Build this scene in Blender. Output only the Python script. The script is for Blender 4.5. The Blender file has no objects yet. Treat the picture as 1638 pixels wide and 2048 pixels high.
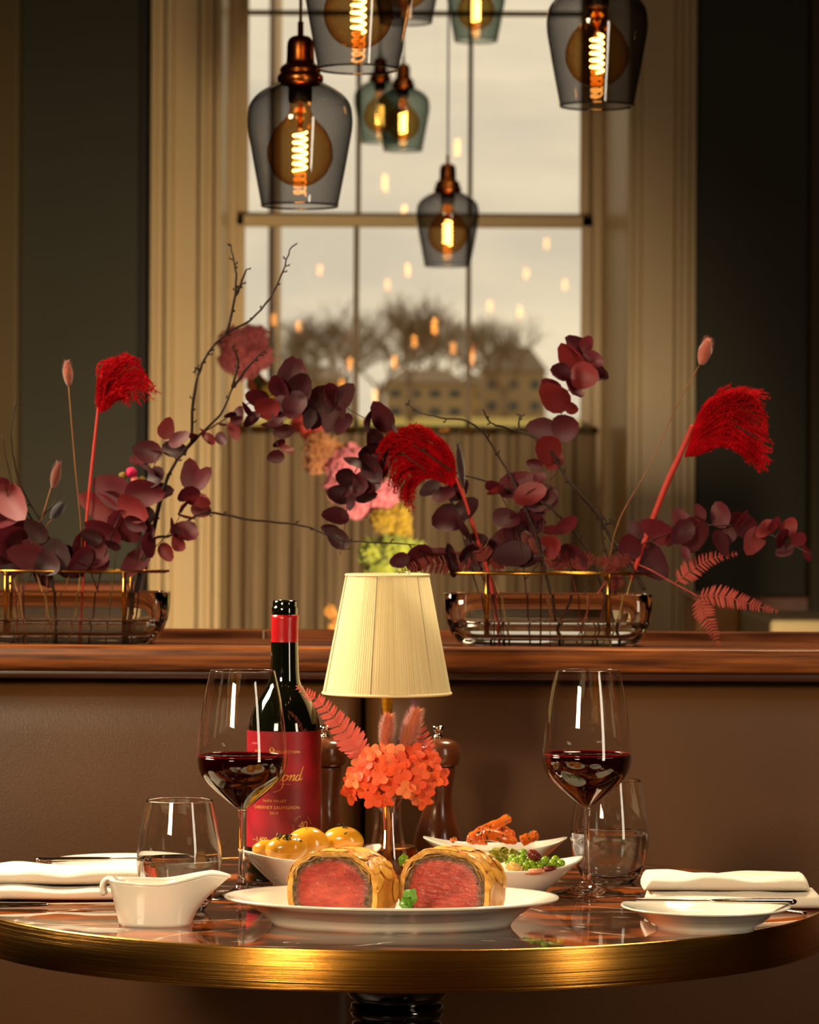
import bpy, bmesh, math, random
from mathutils import Vector, Matrix, noise, Euler
random.seed(7)
S = bpy.context.scene
COL = S.collection
PI = math.pi
# ---------------------------------------------------------------- camera
CAMZ = 1.14; FPX = 7000.0; ROLL = 0.005; YH = 1016.0
cd = bpy.data.cameras.new('camera'); cam = bpy.data.objects.new('camera', cd); COL.objects.link(cam)
cam.location = (0, 0, CAMZ); cam.rotation_euler = (PI/2, -ROLL, 0)
cd.sensor_fit = 'HORIZONTAL'; cd.sensor_width = 24.0; cd.lens = FPX/1638*24.0
cd.shift_y = -(1024-YH)/1638; cd.clip_end = 2000
cd.dof.use_dof = True; cd.dof.focus_distance = 3.46; cd.dof.aperture_fstop = 11.5
S.camera = cam
# ---------------------------------------------------------------- view
S.view_settings.view_transform = 'Standard'; S.view_settings.look = 'None'
S.view_settings.gamma = 1; S.view_settings.use_curve_mapping = False
S.view_settings.exposure = 0.0
S.cycles.max_bounces = 14; S.cycles.transparent_max_bounces = 24; S.cycles.transmission_bounces = 12
S.cycles.glossy_bounces = 6; S.cycles.diffuse_bounces = 3
S.cycles.caustics_refractive = True; S.cycles.caustics_reflective = False
S.cycles.sample_clamp_indirect = 4.0; S.cycles.blur_glossy = 0.5
# ---------------------------------------------------------------- sky (overcast, warm evening haze)
W = bpy.data.worlds.new('world'); S.world = W; W.use_nodes = True
nt = W.node_tree; nt.nodes.clear()
n = nt.nodes.new
tc = n('ShaderNodeTexCoord'); mp = n('ShaderNodeMapping'); mp.inputs['Scale'].default_value = (6, 6, 26)
nz = n('ShaderNodeTexNoise'); nz.inputs['Scale'].default_value = 1.6; nz.inputs['Detail'].default_value = 4
rp = n('ShaderNodeValToRGB'); bg = n('ShaderNodeBackground'); wo = n('ShaderNodeOutputWorld')
rp.color_ramp.elements[0].position = .36; rp.color_ramp.elements[0].color = (.56, .50, .40, 1)
rp.color_ramp.elements[1].position = .66; rp.color_ramp.elements[1].color = (.76, .655, .48, 1)
nt.links.new(tc.outputs['Generated'], mp.inputs[0]); nt.links.new(mp.outputs[0], nz.inputs[0])
nt.links.new(nz.outputs[0], rp.inputs[0]); nt.links.new(rp.outputs[0], bg.inputs[0])
bg.inputs[1].default_value = 1.5
nt.links.new(bg.outputs[0], wo.inputs[0])
# ---------------------------------------------------------------- lights (photographer's softboxes, overhead room lights, an added unseen casing light)
def area(name, loc, aim, sx, sy, power, col, spread=PI):
    l = bpy.data.lights.new(name, 'AREA'); l.shape = 'RECTANGLE'; l.size = sx; l.size_y = sy
    l.energy = power; l.color = col; l.spread = spread
    o = bpy.data.objects.new(name, l); COL.objects.link(o); o.location = loc
    d = Vector(aim)-Vector(loc); o.rotation_euler = d.to_track_quat('-Z', 'Y').to_euler()
    return o
WARM = (1, .76, .47)
area('strip_light', (1.75, 1.75, 1.28), (0, 3.6, .95), .32, 1.4, 19, (1, .84, .62))
area('key_light', (-1.35, 4.05, 1.85), (-.1, 3.5, .76), .5, .5, 20, (1, .82, .56), 1.5)
area('top_light', (.75, 4.55, 2.75), (0, 3.5, .74), .5, .5, 12, (1, .78, .48), 1.4)
area('front_light', (-1.8, .1, 2.1), (.1, 4.0, .82), .8, .8, 11.5, (1, .76, .47), .9)
area('casing_light', (1.15, 5.1, .5), (-.95, 10.3, .62), .3, .3, 22, (1, .80, .50), .85)  # added unseen light, brightens the left casing and the flower column
area('room_light', (0, 7.6, 3.1), (0, 8.4, 0), 2.4, 1.6, 4, WARM)
# ---------------------------------------------------------------- pixel helpers
def P(px, py, d):
    dx, dy = px-819, py-1024
    u = dx+ROLL*dy; v = dy-ROLL*dx+(1024-YH)
    return Vector((u*d/FPX, d, CAMZ-v*d/FPX))
TZ = .74
def T(px, py, z=TZ):
    v = (py-1024)-ROLL*(px-819)+(1024-YH)
    d = FPX*(CAMZ-z)/v
    return P(px, py, d)
# ---------------------------------------------------------------- materials
def srgb(c):
    r = []
    for x in c[:3]:
        x /= 255; r.append(x/12.92 if x <= .04045 else ((x+.055)/1.055)**2.4)
    return tuple(r)+(1,)
def mat(name, c, rough=.5, metal=0, c2=None, scale=20, stretch=(1, 1, 1), detail=3, bump=0, bscale=None, trans=0, ior=1.45,
        emit=None, estr=0, sheen=0, coat=0, spec=.5, sss=0, coord='Object', lo=.35, hi=.65, tl=0, bstretch=None):
    m = bpy.data.materials.new(name); m.use_nodes = True
    t = m.node_tree; b = t.nodes['Principled BSDF']
    b.inputs['Base Color'].default_value = srgb(c); b.inputs['Roughness'].default_value = rough
    b.inputs['Metallic'].default_value = metal; b.inputs['IOR'].default_value = ior
    b.inputs['Transmission Weight'].default_value = trans; b.inputs['Specular IOR Level'].default_value = spec
    b.inputs['Sheen Weight'].default_value = sheen; b.inputs['Coat Weight'].default_value = coat
    b.inputs['Coat Roughness'].default_value = .08
    if sss:
        b.inputs['Subsurface Weight'].default_value = sss; b.inputs['Subsurface Radius'].default_value = (.01, .005, .003)
        b.inputs['Subsurface Scale'].default_value = .5
    if emit: b.inputs['Emission Color'].default_value = srgb(emit); b.inputs['Emission Strength'].default_value = estr
    if c2 or bump:
        tc = t.nodes.new('ShaderNodeTexCoord'); mp = t.nodes.new('ShaderNodeMapping')
        mp.inputs['Scale'].default_value = stretch; t.links.new(tc.outputs[coord], mp.inputs[0])
        if c2:
            nz = t.nodes.new('ShaderNodeTexNoise'); nz.inputs['Scale'].default_value = scale; nz.inputs['Detail'].default_value = detail
            t.links.new(mp.outputs[0], nz.inputs[0])
            rp = t.nodes.new('ShaderNodeValToRGB')
            rp.color_ramp.elements[0].position = lo; rp.color_ramp.elements[1].position = hi
            rp.color_ramp.elements[0].color = srgb(c); rp.color_ramp.elements[1].color = srgb(c2)
            t.links.new(nz.outputs[0], rp.inputs[0]); t.links.new(rp.outputs[0], b.inputs['Base Color'])
        if bump:
            mp2 = mp
            if bstretch:
                mp2 = t.nodes.new('ShaderNodeMapping'); mp2.inputs['Scale'].default_value = bstretch; t.links.new(tc.outputs[coord], mp2.inputs[0])
            nb = t.nodes.new('ShaderNodeTexNoise'); nb.inputs['Scale'].default_value = bscale or scale; nb.inputs['Detail'].default_value = 4
            t.links.new(mp2.outputs[0], nb.inputs[0])
            bp = t.nodes.new('ShaderNodeBump'); bp.inputs['Strength'].default_value = min(1, bump); bp.inputs['Distance'].default_value = .002
            t.links.new(nb.outputs[0], bp.inputs['Height']); t.links.new(bp.outputs[0], b.inputs['Normal'])
    if tl:
        tr = t.nodes.new('ShaderNodeBsdfTranslucent'); mx = t.nodes.new('ShaderNodeMixShader'); out = t.nodes['Material Output']
        mx.inputs[0].default_value = tl; tr.inputs[0].default_value = srgb(c)
        t.links.new(b.outputs[0], mx.inputs[1]); t.links.new(tr.outputs[0], mx.inputs[2]); t.links.new(mx.outputs[0], out.inputs[0])
    return m
def thin_glass(name, tint=(255, 255, 255), gl=(1, 1, 1), ior=1.5, boost=1.0):
    # a thin blown wall: straight-through tinted transparency plus a Fresnel reflection
    m = bpy.data.materials.new(name); m.use_nodes = True; t = m.node_tree; t.nodes.clear()
    fa = t.nodes.new('ShaderNodeLayerWeight'); fa.inputs[0].default_value = .5
    pw = t.nodes.new('ShaderNodeMath'); pw.operation = 'POWER'; pw.inputs[1].default_value = 4.0
    mu = t.nodes.new('ShaderNodeMath'); mu.operation = 'MULTIPLY_ADD'; mu.inputs[1].default_value = .9; mu.inputs[2].default_value = .042*boost; mu.use_clamp = True
    t.links.new(fa.outputs['Facing'], pw.inputs[0])
    tr = t.nodes.new('ShaderNodeBsdfTransparent'); g = t.nodes.new('ShaderNodeBsdfGlossy')
    lw = t.nodes.new('ShaderNodeLayerWeight'); lw.inputs[0].default_value = .42
    mc = t.nodes.new('ShaderNodeMix'); mc.data_type = 'RGBA'
    c = srgb(tint); mc.inputs[6].default_value = c; mc.inputs[7].default_value = tuple(x**3 for x in c[:3])+(1,)
    t.links.new(lw.outputs['Facing'], mc.inputs[0]); t.links.new(mc.outputs[2], tr.inputs[0])
    g.inputs['Roughness'].default_value = .015; g.inputs['Color'].default_value = (*gl, 1)
    mx = t.nodes.new('ShaderNodeMixShader'); o = t.nodes.new('ShaderNodeOutputMaterial')
    t.links.new(pw.outputs[0], mu.inputs[0]); t.links.new(mu.outputs[0], mx.inputs[0]); t.links.new(tr.outputs[0], mx.inputs[1]); t.links.new(g.outputs[0], mx.inputs[2])
    t.links.new(mx.outputs[0], o.inputs[0]); return m
def attr_mat(name, rough=.5, bump=0, bscale=80, spec=.5, coat=0, vary=0, vscale=60, stretch=(1, 1, 1), sss=0):
    m = mat(name, (200, 200, 200), rough, spec=spec, coat=coat, bump=bump, bscale=bscale, stretch=stretch, sss=sss)
    t = m.node_tree; a = t.nodes.new('ShaderNodeVertexColor'); a.layer_name = 'col'
    src = a.outputs[0]
    if vary:
        tc = t.nodes.new('ShaderNodeTexCoord'); mp = t.nodes.new('ShaderNodeMapping'); mp.inputs['Scale'].default_value = stretch
        nz = t.nodes.new('ShaderNodeTexNoise'); nz.inputs['Scale'].default_value = vscale; nz.inputs['Detail'].default_value = 5
        mr = t.nodes.new('ShaderNodeMapRange'); mr.inputs[1].default_value = .3; mr.inputs[2].default_value = .7
        mr.inputs[3].default_value = 1-vary; mr.inputs[4].default_value = 1+vary*.45
        vm = t.nodes.new('ShaderNodeVectorMath'); vm.operation = 'SCALE'
        t.links.new(tc.outputs['Object'], mp.inputs[0]); t.links.new(mp.outputs[0], nz.inputs[0]); t.links.new(nz.outputs[0], mr.inputs[0])
        t.links.new(a.outputs[0], vm.inputs[0]); t.links.new(mr.outputs[0], vm.inputs['Scale']); src = vm.outputs[0]
    t.links.new(src, t.nodes['Principled BSDF'].inputs['Base Color']); return m
# ---------------------------------------------------------------- object helpers
def link(name, me, m=None, parent=None, loc=None, smooth=True, **props):
    o = bpy.data.objects.new(name, me); COL.objects.link(o)
    if m is not None and len(me.materials) == 0: me.materials.append(m)
    if parent is not None: o.parent = parent
    if loc is not None: o.location = loc
    if smooth and me is not None:
        me.polygons.foreach_set('use_smooth', [True]*len(me.polygons))
    for k, v in props.items(): o[k] = v
    return o
def thing(name, label, cat, loc=(0, 0, 0), rz=0, group=None):
    o = bpy.data.objects.new(name, None); COL.objects.link(o); o.location = loc; o.rotation_euler = (0, 0, rz)
    o.empty_display_size = .02
    o['label'] = label; o['category'] = cat
    if group: o['group'] = group
    return o
def tag(o, label, cat, group=None):
    o['label'] = label; o['category'] = cat
    if group: o['group'] = group
    return o
def mesh(vs, fs, name='m'):
    me = bpy.data.meshes.new(name); me.from_pydata([tuple(v) for v in vs], [], fs); me.update(); return me
def fixn(me):
    bm = bmesh.new(); bm.from_mesh(me); bmesh.ops.recalc_face_normals(bm, faces=bm.faces); bm.to_mesh(me); bm.free(); return me
def lathe(prof, seg=48, cap0=False, cap1=False, sx=1, sy=1, wob=None):
    vs = []; fs = []; uv = []
    for r, z in prof:
        for i in range(seg):
            a = 2*PI*i/seg; rr = r*(wob(a, z) if wob else 1)
            vs.append((rr*math.cos(a)*sx, rr*math.sin(a)*sy, z))
    for j in range(len(prof)-1):
        for i in range(seg):
            k = (i+1) % seg; fs.append((j*seg+i, j*seg+k, (j+1)*seg+k, (j+1)*seg+i))
    if cap0: fs.append(tuple(range(seg-1, -1, -1)))
    if cap1: b = (len(prof)-1)*seg; fs.append(tuple(b+i for i in range(seg)))
    me = mesh(vs, fs)
    return fixn(me)
def lathe_uv(prof, seg=96, wob=None):
    me = bpy.data.meshes.new('m'); bm = bmesh.new(); uvl = bm.loops.layers.uv.new('UVMap')
    rows = []
    for r, z in prof:
        row = []
        for i in range(seg):
            a = 2*PI*i/seg; rr = r*(wob(a, z) if wob else 1); row.append(bm.verts.new((rr*math.cos(a), rr*math.sin(a), z)))
        rows.append(row)
    for j in range(len(prof)-1):
        for i in range(seg):
            k = (i+1) % seg; f = bm.faces.new((rows[j][i], rows[j][k], rows[j+1][k], rows[j+1][i]))
            for lp, (a, b) in zip(f.loops, ((i, j), (i+1, j), (i+1, j+1), (i, j+1))): lp[uvl].uv = (a/seg, b/(len(prof)-1))
    bm.to_mesh(me); bm.free(); return me
def smoothprof(pts, n=4):
    out = []
    for i in range(len(pts)-1):
        p0 = Vector(pts[max(i-1, 0)]); p1 = Vector(pts[i]); p2 = Vector(pts[i+1]); p3 = Vector(pts[min(i+2, len(pts)-1)])
        for k in range(n):
            t = k/n
            out.append(tuple(.5*((2*p1)+(-p0+p2)*t+(2*p0-5*p1+4*p2-p3)*t*t+(-p0+3*p1-3*p2+p3)*t**3)))
    out.append(tuple(pts[-1])); return out
def tube_data(pts, rad, seg=6, vs=None, fs=None, caps=True):
    vs = [] if vs is None else vs; fs = [] if fs is None else fs
    pts = [Vector(p) for p in pts]; base = len(vs); n_ = len(pts)
    if callable(rad): rr = [rad(i/(n_-1)) for i in range(n_)]
    elif isinstance(rad, (int, float)): rr = [rad]*n_
    else: rr = rad
    up = None
    for i, p in enumerate(pts):
        d = (pts[min(i+1, n_-1)]-pts[max(i-1, 0)])
        d = d.normalized() if d.length > 1e-9 else Vector((0, 0, 1))
        if up is None:
            up = Vector((0, 0, 1)) if abs(d.z) < .9 else Vector((1, 0, 0))
        s = d.cross(up)
        if s.length < 1e-6: s = d.orthogonal()
        s.normalize(); u = s.cross(d).normalized(); up = u
        for k in range(seg):
            a = 2*PI*k/seg; vs.append(tuple(p+(s*math.cos(a)+u*math.sin(a))*rr[i]))
    for i in range(n_-1):
        for k in range(seg):
            q = (k+1) % seg; fs.append((base+i*seg+k, base+i*seg+q, base+(i+1)*seg+q, base+(i+1)*seg+k))
    if caps:
        fs.append(tuple(base+k for k in range(seg-1, -1, -1))); fs.append(tuple(base+(n_-1)*seg+k for k in range(seg)))
    return vs, fs
def tube(pts, rad, seg=8): return mesh(*tube_data(pts, rad, seg))
def boxes(bl, bevel=0):
    bm = bmesh.new()
    for (x0, x1, y0, y1, z0, z1) in bl:
        v = [bm.verts.new((x, y, z)) for x in (x0, x1) for y in (y0, y1) for z in (z0, z1)]
        for f in ((0, 1, 3, 2), (4, 6, 7, 5), (0, 4, 5, 1), (2, 3, 7, 6), (0, 2, 6, 4), (1, 5, 7, 3)): bm.faces.new([v[i] for i in f])
    bmesh.ops.recalc_face_normals(bm, faces=bm.faces)
    if bevel: bmesh.ops.bevel(bm, geom=list(bm.edges), offset=bevel, segments=2, affect='EDGES', profile=.5)
    me = bpy.data.meshes.new('m'); bm.to_mesh(me); bm.free(); return me
def ball(r=1, sub=3, sc=(1, 1, 1), nz=0, nf=3, seed=0):
    bm = bmesh.new(); bmesh.ops.create_icosphere(bm, subdivisions=sub, radius=1)
    for v in bm.verts:
        k = 1+nz*noise.noise(v.co*nf+Vector((seed*3.1, seed, 0)))
        v.co = Vector((v.co.x*sc[0], v.co.y*sc[1], v.co.z*sc[2]))*r*k
    me = bpy.data.meshes.new('m'); bm.to_mesh(me); bm.free(); return me
def spline(pts, n=5):
    pts = [Vector(p) for p in pts]; out = []
    for i in range(len(pts)-1):
        p0 = pts[max(i-1, 0)]; p1 = pts[i]; p2 = pts[i+1]; p3 = pts[min(i+2, len(pts)-1)]
        for k in range(n):
            t = k/n; out.append(.5*((2*p1)+(-p0+p2)*t+(2*p0-5*p1+4*p2-p3)*t*t+(-p0+3*p1-3*p2+p3)*t**3))
    out.append(pts[-1]); return out
def setcol(me, cols):
    a = me.color_attributes.new('col', 'FLOAT_COLOR', 'POINT')
    flat = [];
    for c in cols: flat.extend(c)
    a.data.foreach_set('color', flat)
def grid(nu, nv, fn):
    vs = [fn(i/(nu-1), j/(nv-1)) for j in range(nv) for i in range(nu)]
    fs = [(j*nu+i, j*nu+i+1, (j+1)*nu+i+1, (j+1)*nu+i) for j in range(nv-1) for i in range(nu-1)]
    return mesh(vs, fs)
def mixc(a, b, t):
    return tuple(x+(y-x)*t for x, y in zip(a, b))
# shared materials
M = {}
M['brass'] = mat('brushed_brass', (190, 138, 52), .22, 1, c2=(170, 118, 40), scale=6, stretch=(1, 1, 60))
M['brass_dark'] = mat('aged_brass', (150, 98, 42), .3, 1, c2=(110, 66, 26), scale=30)
M['steel'] = mat('polished_steel', (205, 195, 180), .12, 1)
M['china'] = mat('white_china', (232, 226, 212), .12, spec=.5, coat=.5)
M['glass'] = mat('clear_glass', (252, 252, 250), 0, trans=1, ior=1.47)
M['water'] = mat('water', (253, 253, 252), 0, trans=1, ior=1.33)
M['bowlglass'] = thin_glass('blown_glass', (250, 249, 246), boost=1.3)
ANIR = 0.25
# ================================================================= ROOM
def st(name, me, m, **k): return link(name, me, m, kind='structure', smooth=False, **k)
WD = 10.3                                   # window wall
M['wallgreen'] = mat('dark_green_paint', (48, 42, 21), .6, c2=(43, 37, 18), scale=2)
M['wallside'] = mat('brown_paint', (70, 50, 26), .7)
M['ceil'] = mat('ceiling_paint', (120, 95, 66), .8)
M['floorwood'] = mat('oak_floor', (70, 42, 22), .4, c2=(50, 28, 14), scale=3, stretch=(1, 12, 1))
M['cream'] = mat('cream_gloss_paint', (205, 176, 132), .35, c2=(198, 168, 124), scale=1.5)
M['wood'] = mat('walnut', (150, 84, 32), .38, c2=(74, 34, 10), scale=6, stretch=(1.0, 8, 22), detail=6, coat=.08, lo=.36, hi=.62, spec=.3)
M['woodm'] = mat('walnut_matt', (124, 66, 26), .6, c2=(66, 30, 10), scale=6, stretch=(1.0, 8, 22), detail=6, lo=.36, hi=.62, spec=.15)
xl = P(490, 0, WD).x; xr = P(1160, 0, WD).x
OX0, OX1 = P(425, 700, WD).x, P(1252, 700, WD).x     # wall opening
WZ0, WZ1 = .55, 3.05
st('floor', boxes([(-3.2, 3.2, -2.5, WD+.3, -.1, 0)]), M['floorwood'])
st('ceiling', boxes([(-3.2, 3.2, -2.5, WD+.3, 3.4, 3.5)]), M['ceil'])
st('wall_left', boxes([(-3.3, -3.2, -2.5, WD+.3, 0, 3.4)]), M['wallside'])
st('wall_right', boxes([(3.2, 3.3, -2.5, WD+.3, 0, 3.4)]), M['wallside'])
st('wall_front', boxes([(-3.2, 3.2, -2.6, -2.5, 0, 3.4)]), M['wallside'])
st('wall_back', boxes([(-3.2, OX0, WD, WD+.3, 0, 3.4), (OX1, 3.2, WD, WD+.3, 0, 3.4), (OX0, OX1, WD, WD+.3, 0, WZ0), (OX0, OX1, WD, WD+.3, WZ1, 3.4)]), M['wallgreen'])
# architraves
def X(px, d=WD): return (px-819)*d/FPX
def arch(name, xs):      # xs: (px0, px1, projection)
    st(name, boxes([(X(a), X(b), WD-p, WD+.005, 0, 3.25) for a, b, p in xs], .004), M['cream'])
arch('trim_1', [(300, 312, .05), (312, 330, .035), (330, 345, .06), (345, 397, .03), (397, 412, .055), (412, 428, .035), (428, 442, .06)])
arch('trim_2', [(1250, 1262, .06), (1262, 1278, .035), (1278, 1345, .03), (1345, 1358, .055), (1358, 1374, .035), (1374, 1387, .05)])
# splayed reveals
def quadprism(a, b, c, d, z0, z1):
    v = [(*p, z) for z in (z0, z1) for p in (a, b, c, d)]
    return fixn(mesh(v, [(0, 1, 2, 3), (4, 5, 6, 7), (0, 1, 5, 4), (1, 2, 6, 5), (2, 3, 7, 6), (3, 0, 4, 7)]))
st('trim_3', quadprism((X(441), WD-.03), (X(458, WD+.22), WD+.22), (X(440, WD+.22), WD+.25), (X(430), WD), WZ0, WZ1), M['cream'])
st('trim_4', quadprism((X(1250), WD-.03), (X(1197, WD+.22), WD+.22), (X(1240, WD+.25), WD+.25), (X(1262), WD), WZ0, WZ1), M['cream'])
# dark edge strips and outer panels beside the window
M['strip'] = mat('dark_strip_paint', (30, 22, 14), .7)
st('trim_5', boxes([(X(276), X(299), WD-.01, WD+.01, 0, 3.2)]), M['strip'])  # flat dark strip along the outer edge of the left architrave
st('trim_6', boxes([(X(-60), X(42), WD-.10, WD, 0, 3.4)], .01), mat('olive_brown_paint', (86, 66, 30), .6))
st('trim_7', boxes([(X(1612), X(1760), WD-.08, WD, 0, 3.4)], .01), mat('olive_brown_paint_dark', (70, 56, 28), .6))
M['dado'] = mat('chair_rail_wood', (150, 72, 24), .4, c2=(110, 46, 14), scale=4, stretch=(1, 1, 8))
st('trim_8', boxes([(X(-60), X(276), WD-.06, WD, P(100, 1188, WD).z, P(100, 1166, WD).z)], .005), M['dado'])
st('trim_9', boxes([(X(1389), X(1760), WD-.06, WD, P(1500, 1224, WD).z, P(1500, 1192, WD).z)], .005), M['dado'])
M['panel'] = mat('dark_panelling', (44, 30, 14), .5)
st('baseboard_back', boxes([(X(-60), X(276), WD-.03, WD, 0, P(100, 1188, WD).z), (X(1389), X(1760), WD-.03, WD, 0, P(1500, 1224, WD).z)]), M['panel'])
# ---- sash window
win = bpy.data.objects.new('window_1', None); COL.objects.link(win); win['kind'] = 'structure'
D1 = WD+.25
def zz(py, d=D1): return P(819, py, d).z
zr0, zr1 = zz(454), zz(432)
def xx(px): return (px-819-ROLL*0)*D1/FPX
link('window_frame', boxes([(xx(455), xx(472), D1-.05, D1+.06, WZ0, WZ1), (xx(1182), xx(1199), D1-.05, D1+.06, WZ0, WZ1), (xx(455), xx(1199), D1-.05, D1+.1, WZ0-.03, WZ0+.03), (xx(455), xx(1199), D1-.05, D1+.06, WZ1-.03, WZ1)]), M['cream'], win, smooth=False)
link('lower_sash', boxes([(xx(470), xx(487), D1-.02, D1+.03, WZ0, zr1), (xx(1160), xx(1184), D1-.02, D1+.03, WZ0, zr1), (xx(470), xx(1184), D1-.02, D1+.03, zr0, zr1), (xx(470), xx(1184), D1-.02, D1+.03, WZ0, WZ0+.1)], .003), M['cream'], win, smooth=False)
link('upper_sash', boxes([(xx(470), xx(492), D1+.03, D1+.07, zr1, WZ1), (xx(1158), xx(1184), D1+.03, D1+.07, zr1, WZ1), (xx(470), xx(1184), D1+.03, D1+.07, zr1-.02, zr1+.012)], .003), M['cream'], win, smooth=False)
GB = mat('glazing_bar_paint', (120, 96, 66), .4)
for a, b in ((705, 716), (930, 940)):
    link('glazing_bar', boxes([(xx(a), xx(b), D1-.01, D1+.02, WZ0, zr0)], .002), GB, win, smooth=False)
    link('glazing_bar', boxes([(xx(a+3), xx(b+2), D1+.035, D1+.06, zr1, WZ1)], .002), GB, win, smooth=False)
link('glazing_bar', boxes([(xx(490), xx(1160), D1+.034, D1+.061, zz(27), zz(18))], .002), GB, win, smooth=False)
PG = thin_glass('window_glass', (250, 248, 243), gl=(1, .95, .9), boost=1.8)
cols = [487, 710, 935, 1160]
for i in range(3):
    link('pane', boxes([(xx(cols[i]), xx(cols[i+1]), D1+.003, D1+.006, WZ0+.05, zr0+.01)]), PG, win, smooth=False)
    link('pane', boxes([(xx(cols[i]), xx(cols[i+1]), D1+.047, D1+.050, zr1-.01, zz(22))]), PG, win, smooth=False)
    link('pane', boxes([(xx(cols[i]), xx(cols[i+1]), D1+.047, D1+.050, zz(22), WZ1)]), PG, win, smooth=False)
# ---- cafe curtain on a rod
cu = thing('cafe_curtain', 'grey beige gathered cafe curtain across the lower half of the window', 'curtain', (0, WD+.13, 0))
def pleat(u):
    return .026*math.sin(u*2*PI*13+2.5*math.sin(u*9))+.009*math.sin(u*2*PI*31+2)+.03*noise.noise(Vector((u*11, 3, 0)))
cx0, cx1 = X(462, WD+.13), X(1193, WD+.13); cz1 = P(819, 868, WD+.13).z
link('curtain_panel', grid(420, 12, lambda u, v: (cx0+(cx1-cx0)*u, pleat(u)*(.6+.4*v)+.004*noise.noise(Vector((u*20, v*4, 1))), cz1-v*(cz1-.62))),
     mat('curtain_linen', (164, 138, 108), .85, c2=(128, 106, 82), scale=6, stretch=(8, 1, .3), tl=.25), cu)
link('curtain_heading', grid(420, 5, lambda u, v: (cx0+(cx1-cx0)*u, pleat(u)*1.1-.012*math.sin(v*PI), cz1+.024*(1-v))), mat('curtain_heading_fabric', (84, 68, 42), .85), cu)
link('curtain_rod', tube([(X(458, WD+.13), 0, cz1+.012), (X(1197, WD+.13), 0, cz1+.012)], .008, 10), M['brass_dark'], cu)
# ---- outdoors
M['grass'] = mat('autumn_grass', (214, 186, 84), .9, c2=(176, 160, 80), scale=.05)
gz = P(819, 836, 300).z
gb = st('terrain', mesh([(-200, 11.2, -1), (200, 11.2, -1), (200, 300, gz), (-200, 300, gz), (200, 480, gz+4), (-200, 480, gz+4)], [(0, 1, 2, 3), (3, 2, 4, 5)]), M['grass'])
gb.name = 'ground'
M['bark'] = mat('bare_bark', (130, 108, 88), .9)
def bare_tree(px, topy, basey, d, spread, label, seed, depth=5):
    rnd = random.Random(seed); b = P(px, basey, d); h = P(px, topy, d).z-b.z
    t = thing('bare_tree', label, 'tree', b)
    vs, fs = [], []
    def br(p, dr, L, r, k):
        q = p+dr*L; m_ = (p+q)/2+Vector((rnd.uniform(-1, 1), rnd.uniform(-1, 1), 0))*L*.06
        tube_data([p, m_, q], [r, r*.85, r*.65], 3, vs, fs, caps=False)
        if k == 0: return
        for _ in range(3 if k > 1 else 4):
            nd = (dr*.75+Vector((rnd.uniform(-1, 1)*spread*1.3, rnd.uniform(-1, 1)*spread*.4, rnd.uniform(-.1, .6)))).normalized()
            br(p+dr*L*rnd.uniform(.5, 1), nd, L*rnd.uniform(.74, .9), r*.66, k-1)
    br(Vector((0, 0, 0)), Vector((0, 0, 1)), h*.26, h*.018, depth)
    link('branches', mesh(vs, fs), M['bark'], t)
    link('trunk', tube([(0, 0, -.5), (0, 0, h*.22)], h*.024, 8), M['bark'], t)
for a in ((640, 575, 840, 262, .75, 'bare winter tree outside, left of the first glazing bar', 2), (700, 600, 840, 284, .7, 'smaller bare tree outside behind the left glazing bar', 3),
          (820, 520, 840, 262, .8, 'tall bare tree outside seen through the middle pane', 5), (900, 560, 840, 350, .75, 'bare tree outside beside the right glazing bar', 8),
          (560, 600, 840, 306, .8, 'low bare tree outside at the left edge of the window', 9), (1010, 575, 840, 306, .8, 'bare tree outside above the dark roofed house', 12), (760, 545, 840, 328, .85, 'wide bare tree outside behind the small trees', 15), (860, 570, 840, 400, .85, 'faint bare tree furthest behind in the middle pane', 17), (960, 590, 840, 425, .85, 'pale bare tree outside behind the houses at right', 23), (660, 590, 840, 425, .9, 'pale bare tree outside behind the houses at left', 29)):
    bare_tree(*a)
def house(x0, x1, ytop, ybase, roofy, d, c, rc, label, nw=3):
    a = P(x0, ybase, d); b = P(x1, ytop, d); w = b.x-a.x; h = b.z-a.z; rh = P(x0, roofy, d).z-b.z
    t = thing('house', label, 'house', (a.x, d, a.z-2))
    h += 2
    link('wall', boxes([(0, w, 0, 8, 0, h)]), mat('render_wall', c, .9), t, smooth=False)
    v = [(-.2, -.3, h), (w+.2, -.3, h), (w+.2, 8.3, h), (-.2, 8.3, h), (w*.22, 4, h+rh), (w*.78, 4, h+rh)]
    link('roof', mesh(v, [(0, 1, 5, 4), (2, 3, 4, 5), (1, 2, 5), (3, 0, 4), (3, 2, 1, 0)]), mat('slate_roof', rc, .8), t, smooth=False)
    wm = mat('house_window_glass', (70, 72, 74), .2)
    for i in range(nw):
        for zf in (.45, .75):
            xc = w*(i+.5)/nw; link('window', boxes([(xc-w*.07, xc+w*.07, -.05, .02, h*zf, h*zf+h*.12)]), wm, t, smooth=False)
house(962, 1092, 742, 845, 690, 350, (160, 136, 108), (124, 106, 88), 'dark roofed house outside behind the right hand pane')
house(770, 930, 765, 842, 735, 340, (168, 144, 116), (140, 120, 100), 'long low house outside behind the middle pane', 4)
house(575, 690, 760, 842, 728, 340, (160, 138, 112), (134, 116, 98), 'low house outside behind the left pane')
house(925, 965, 770, 842, 745, 372, (166, 138, 100), (120, 98, 76), 'small house outside beside the dark roofed house', 2)
gp = thing('garden_post', 'tall weathered post just outside the left pane', 'post', (X(541, 13), 13, -.8))
link('pole', boxes([(-.012, .012, -.012, .012, 0, 4.6)]), mat('post_wood', (110, 84, 62), .8), gp, smooth=False)
link('pole_cladding', boxes([(.014, .034, -.012, .012, 0, 4.6)]), mat('post_cream', (206, 178, 140), .8), gp, smooth=False)
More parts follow.
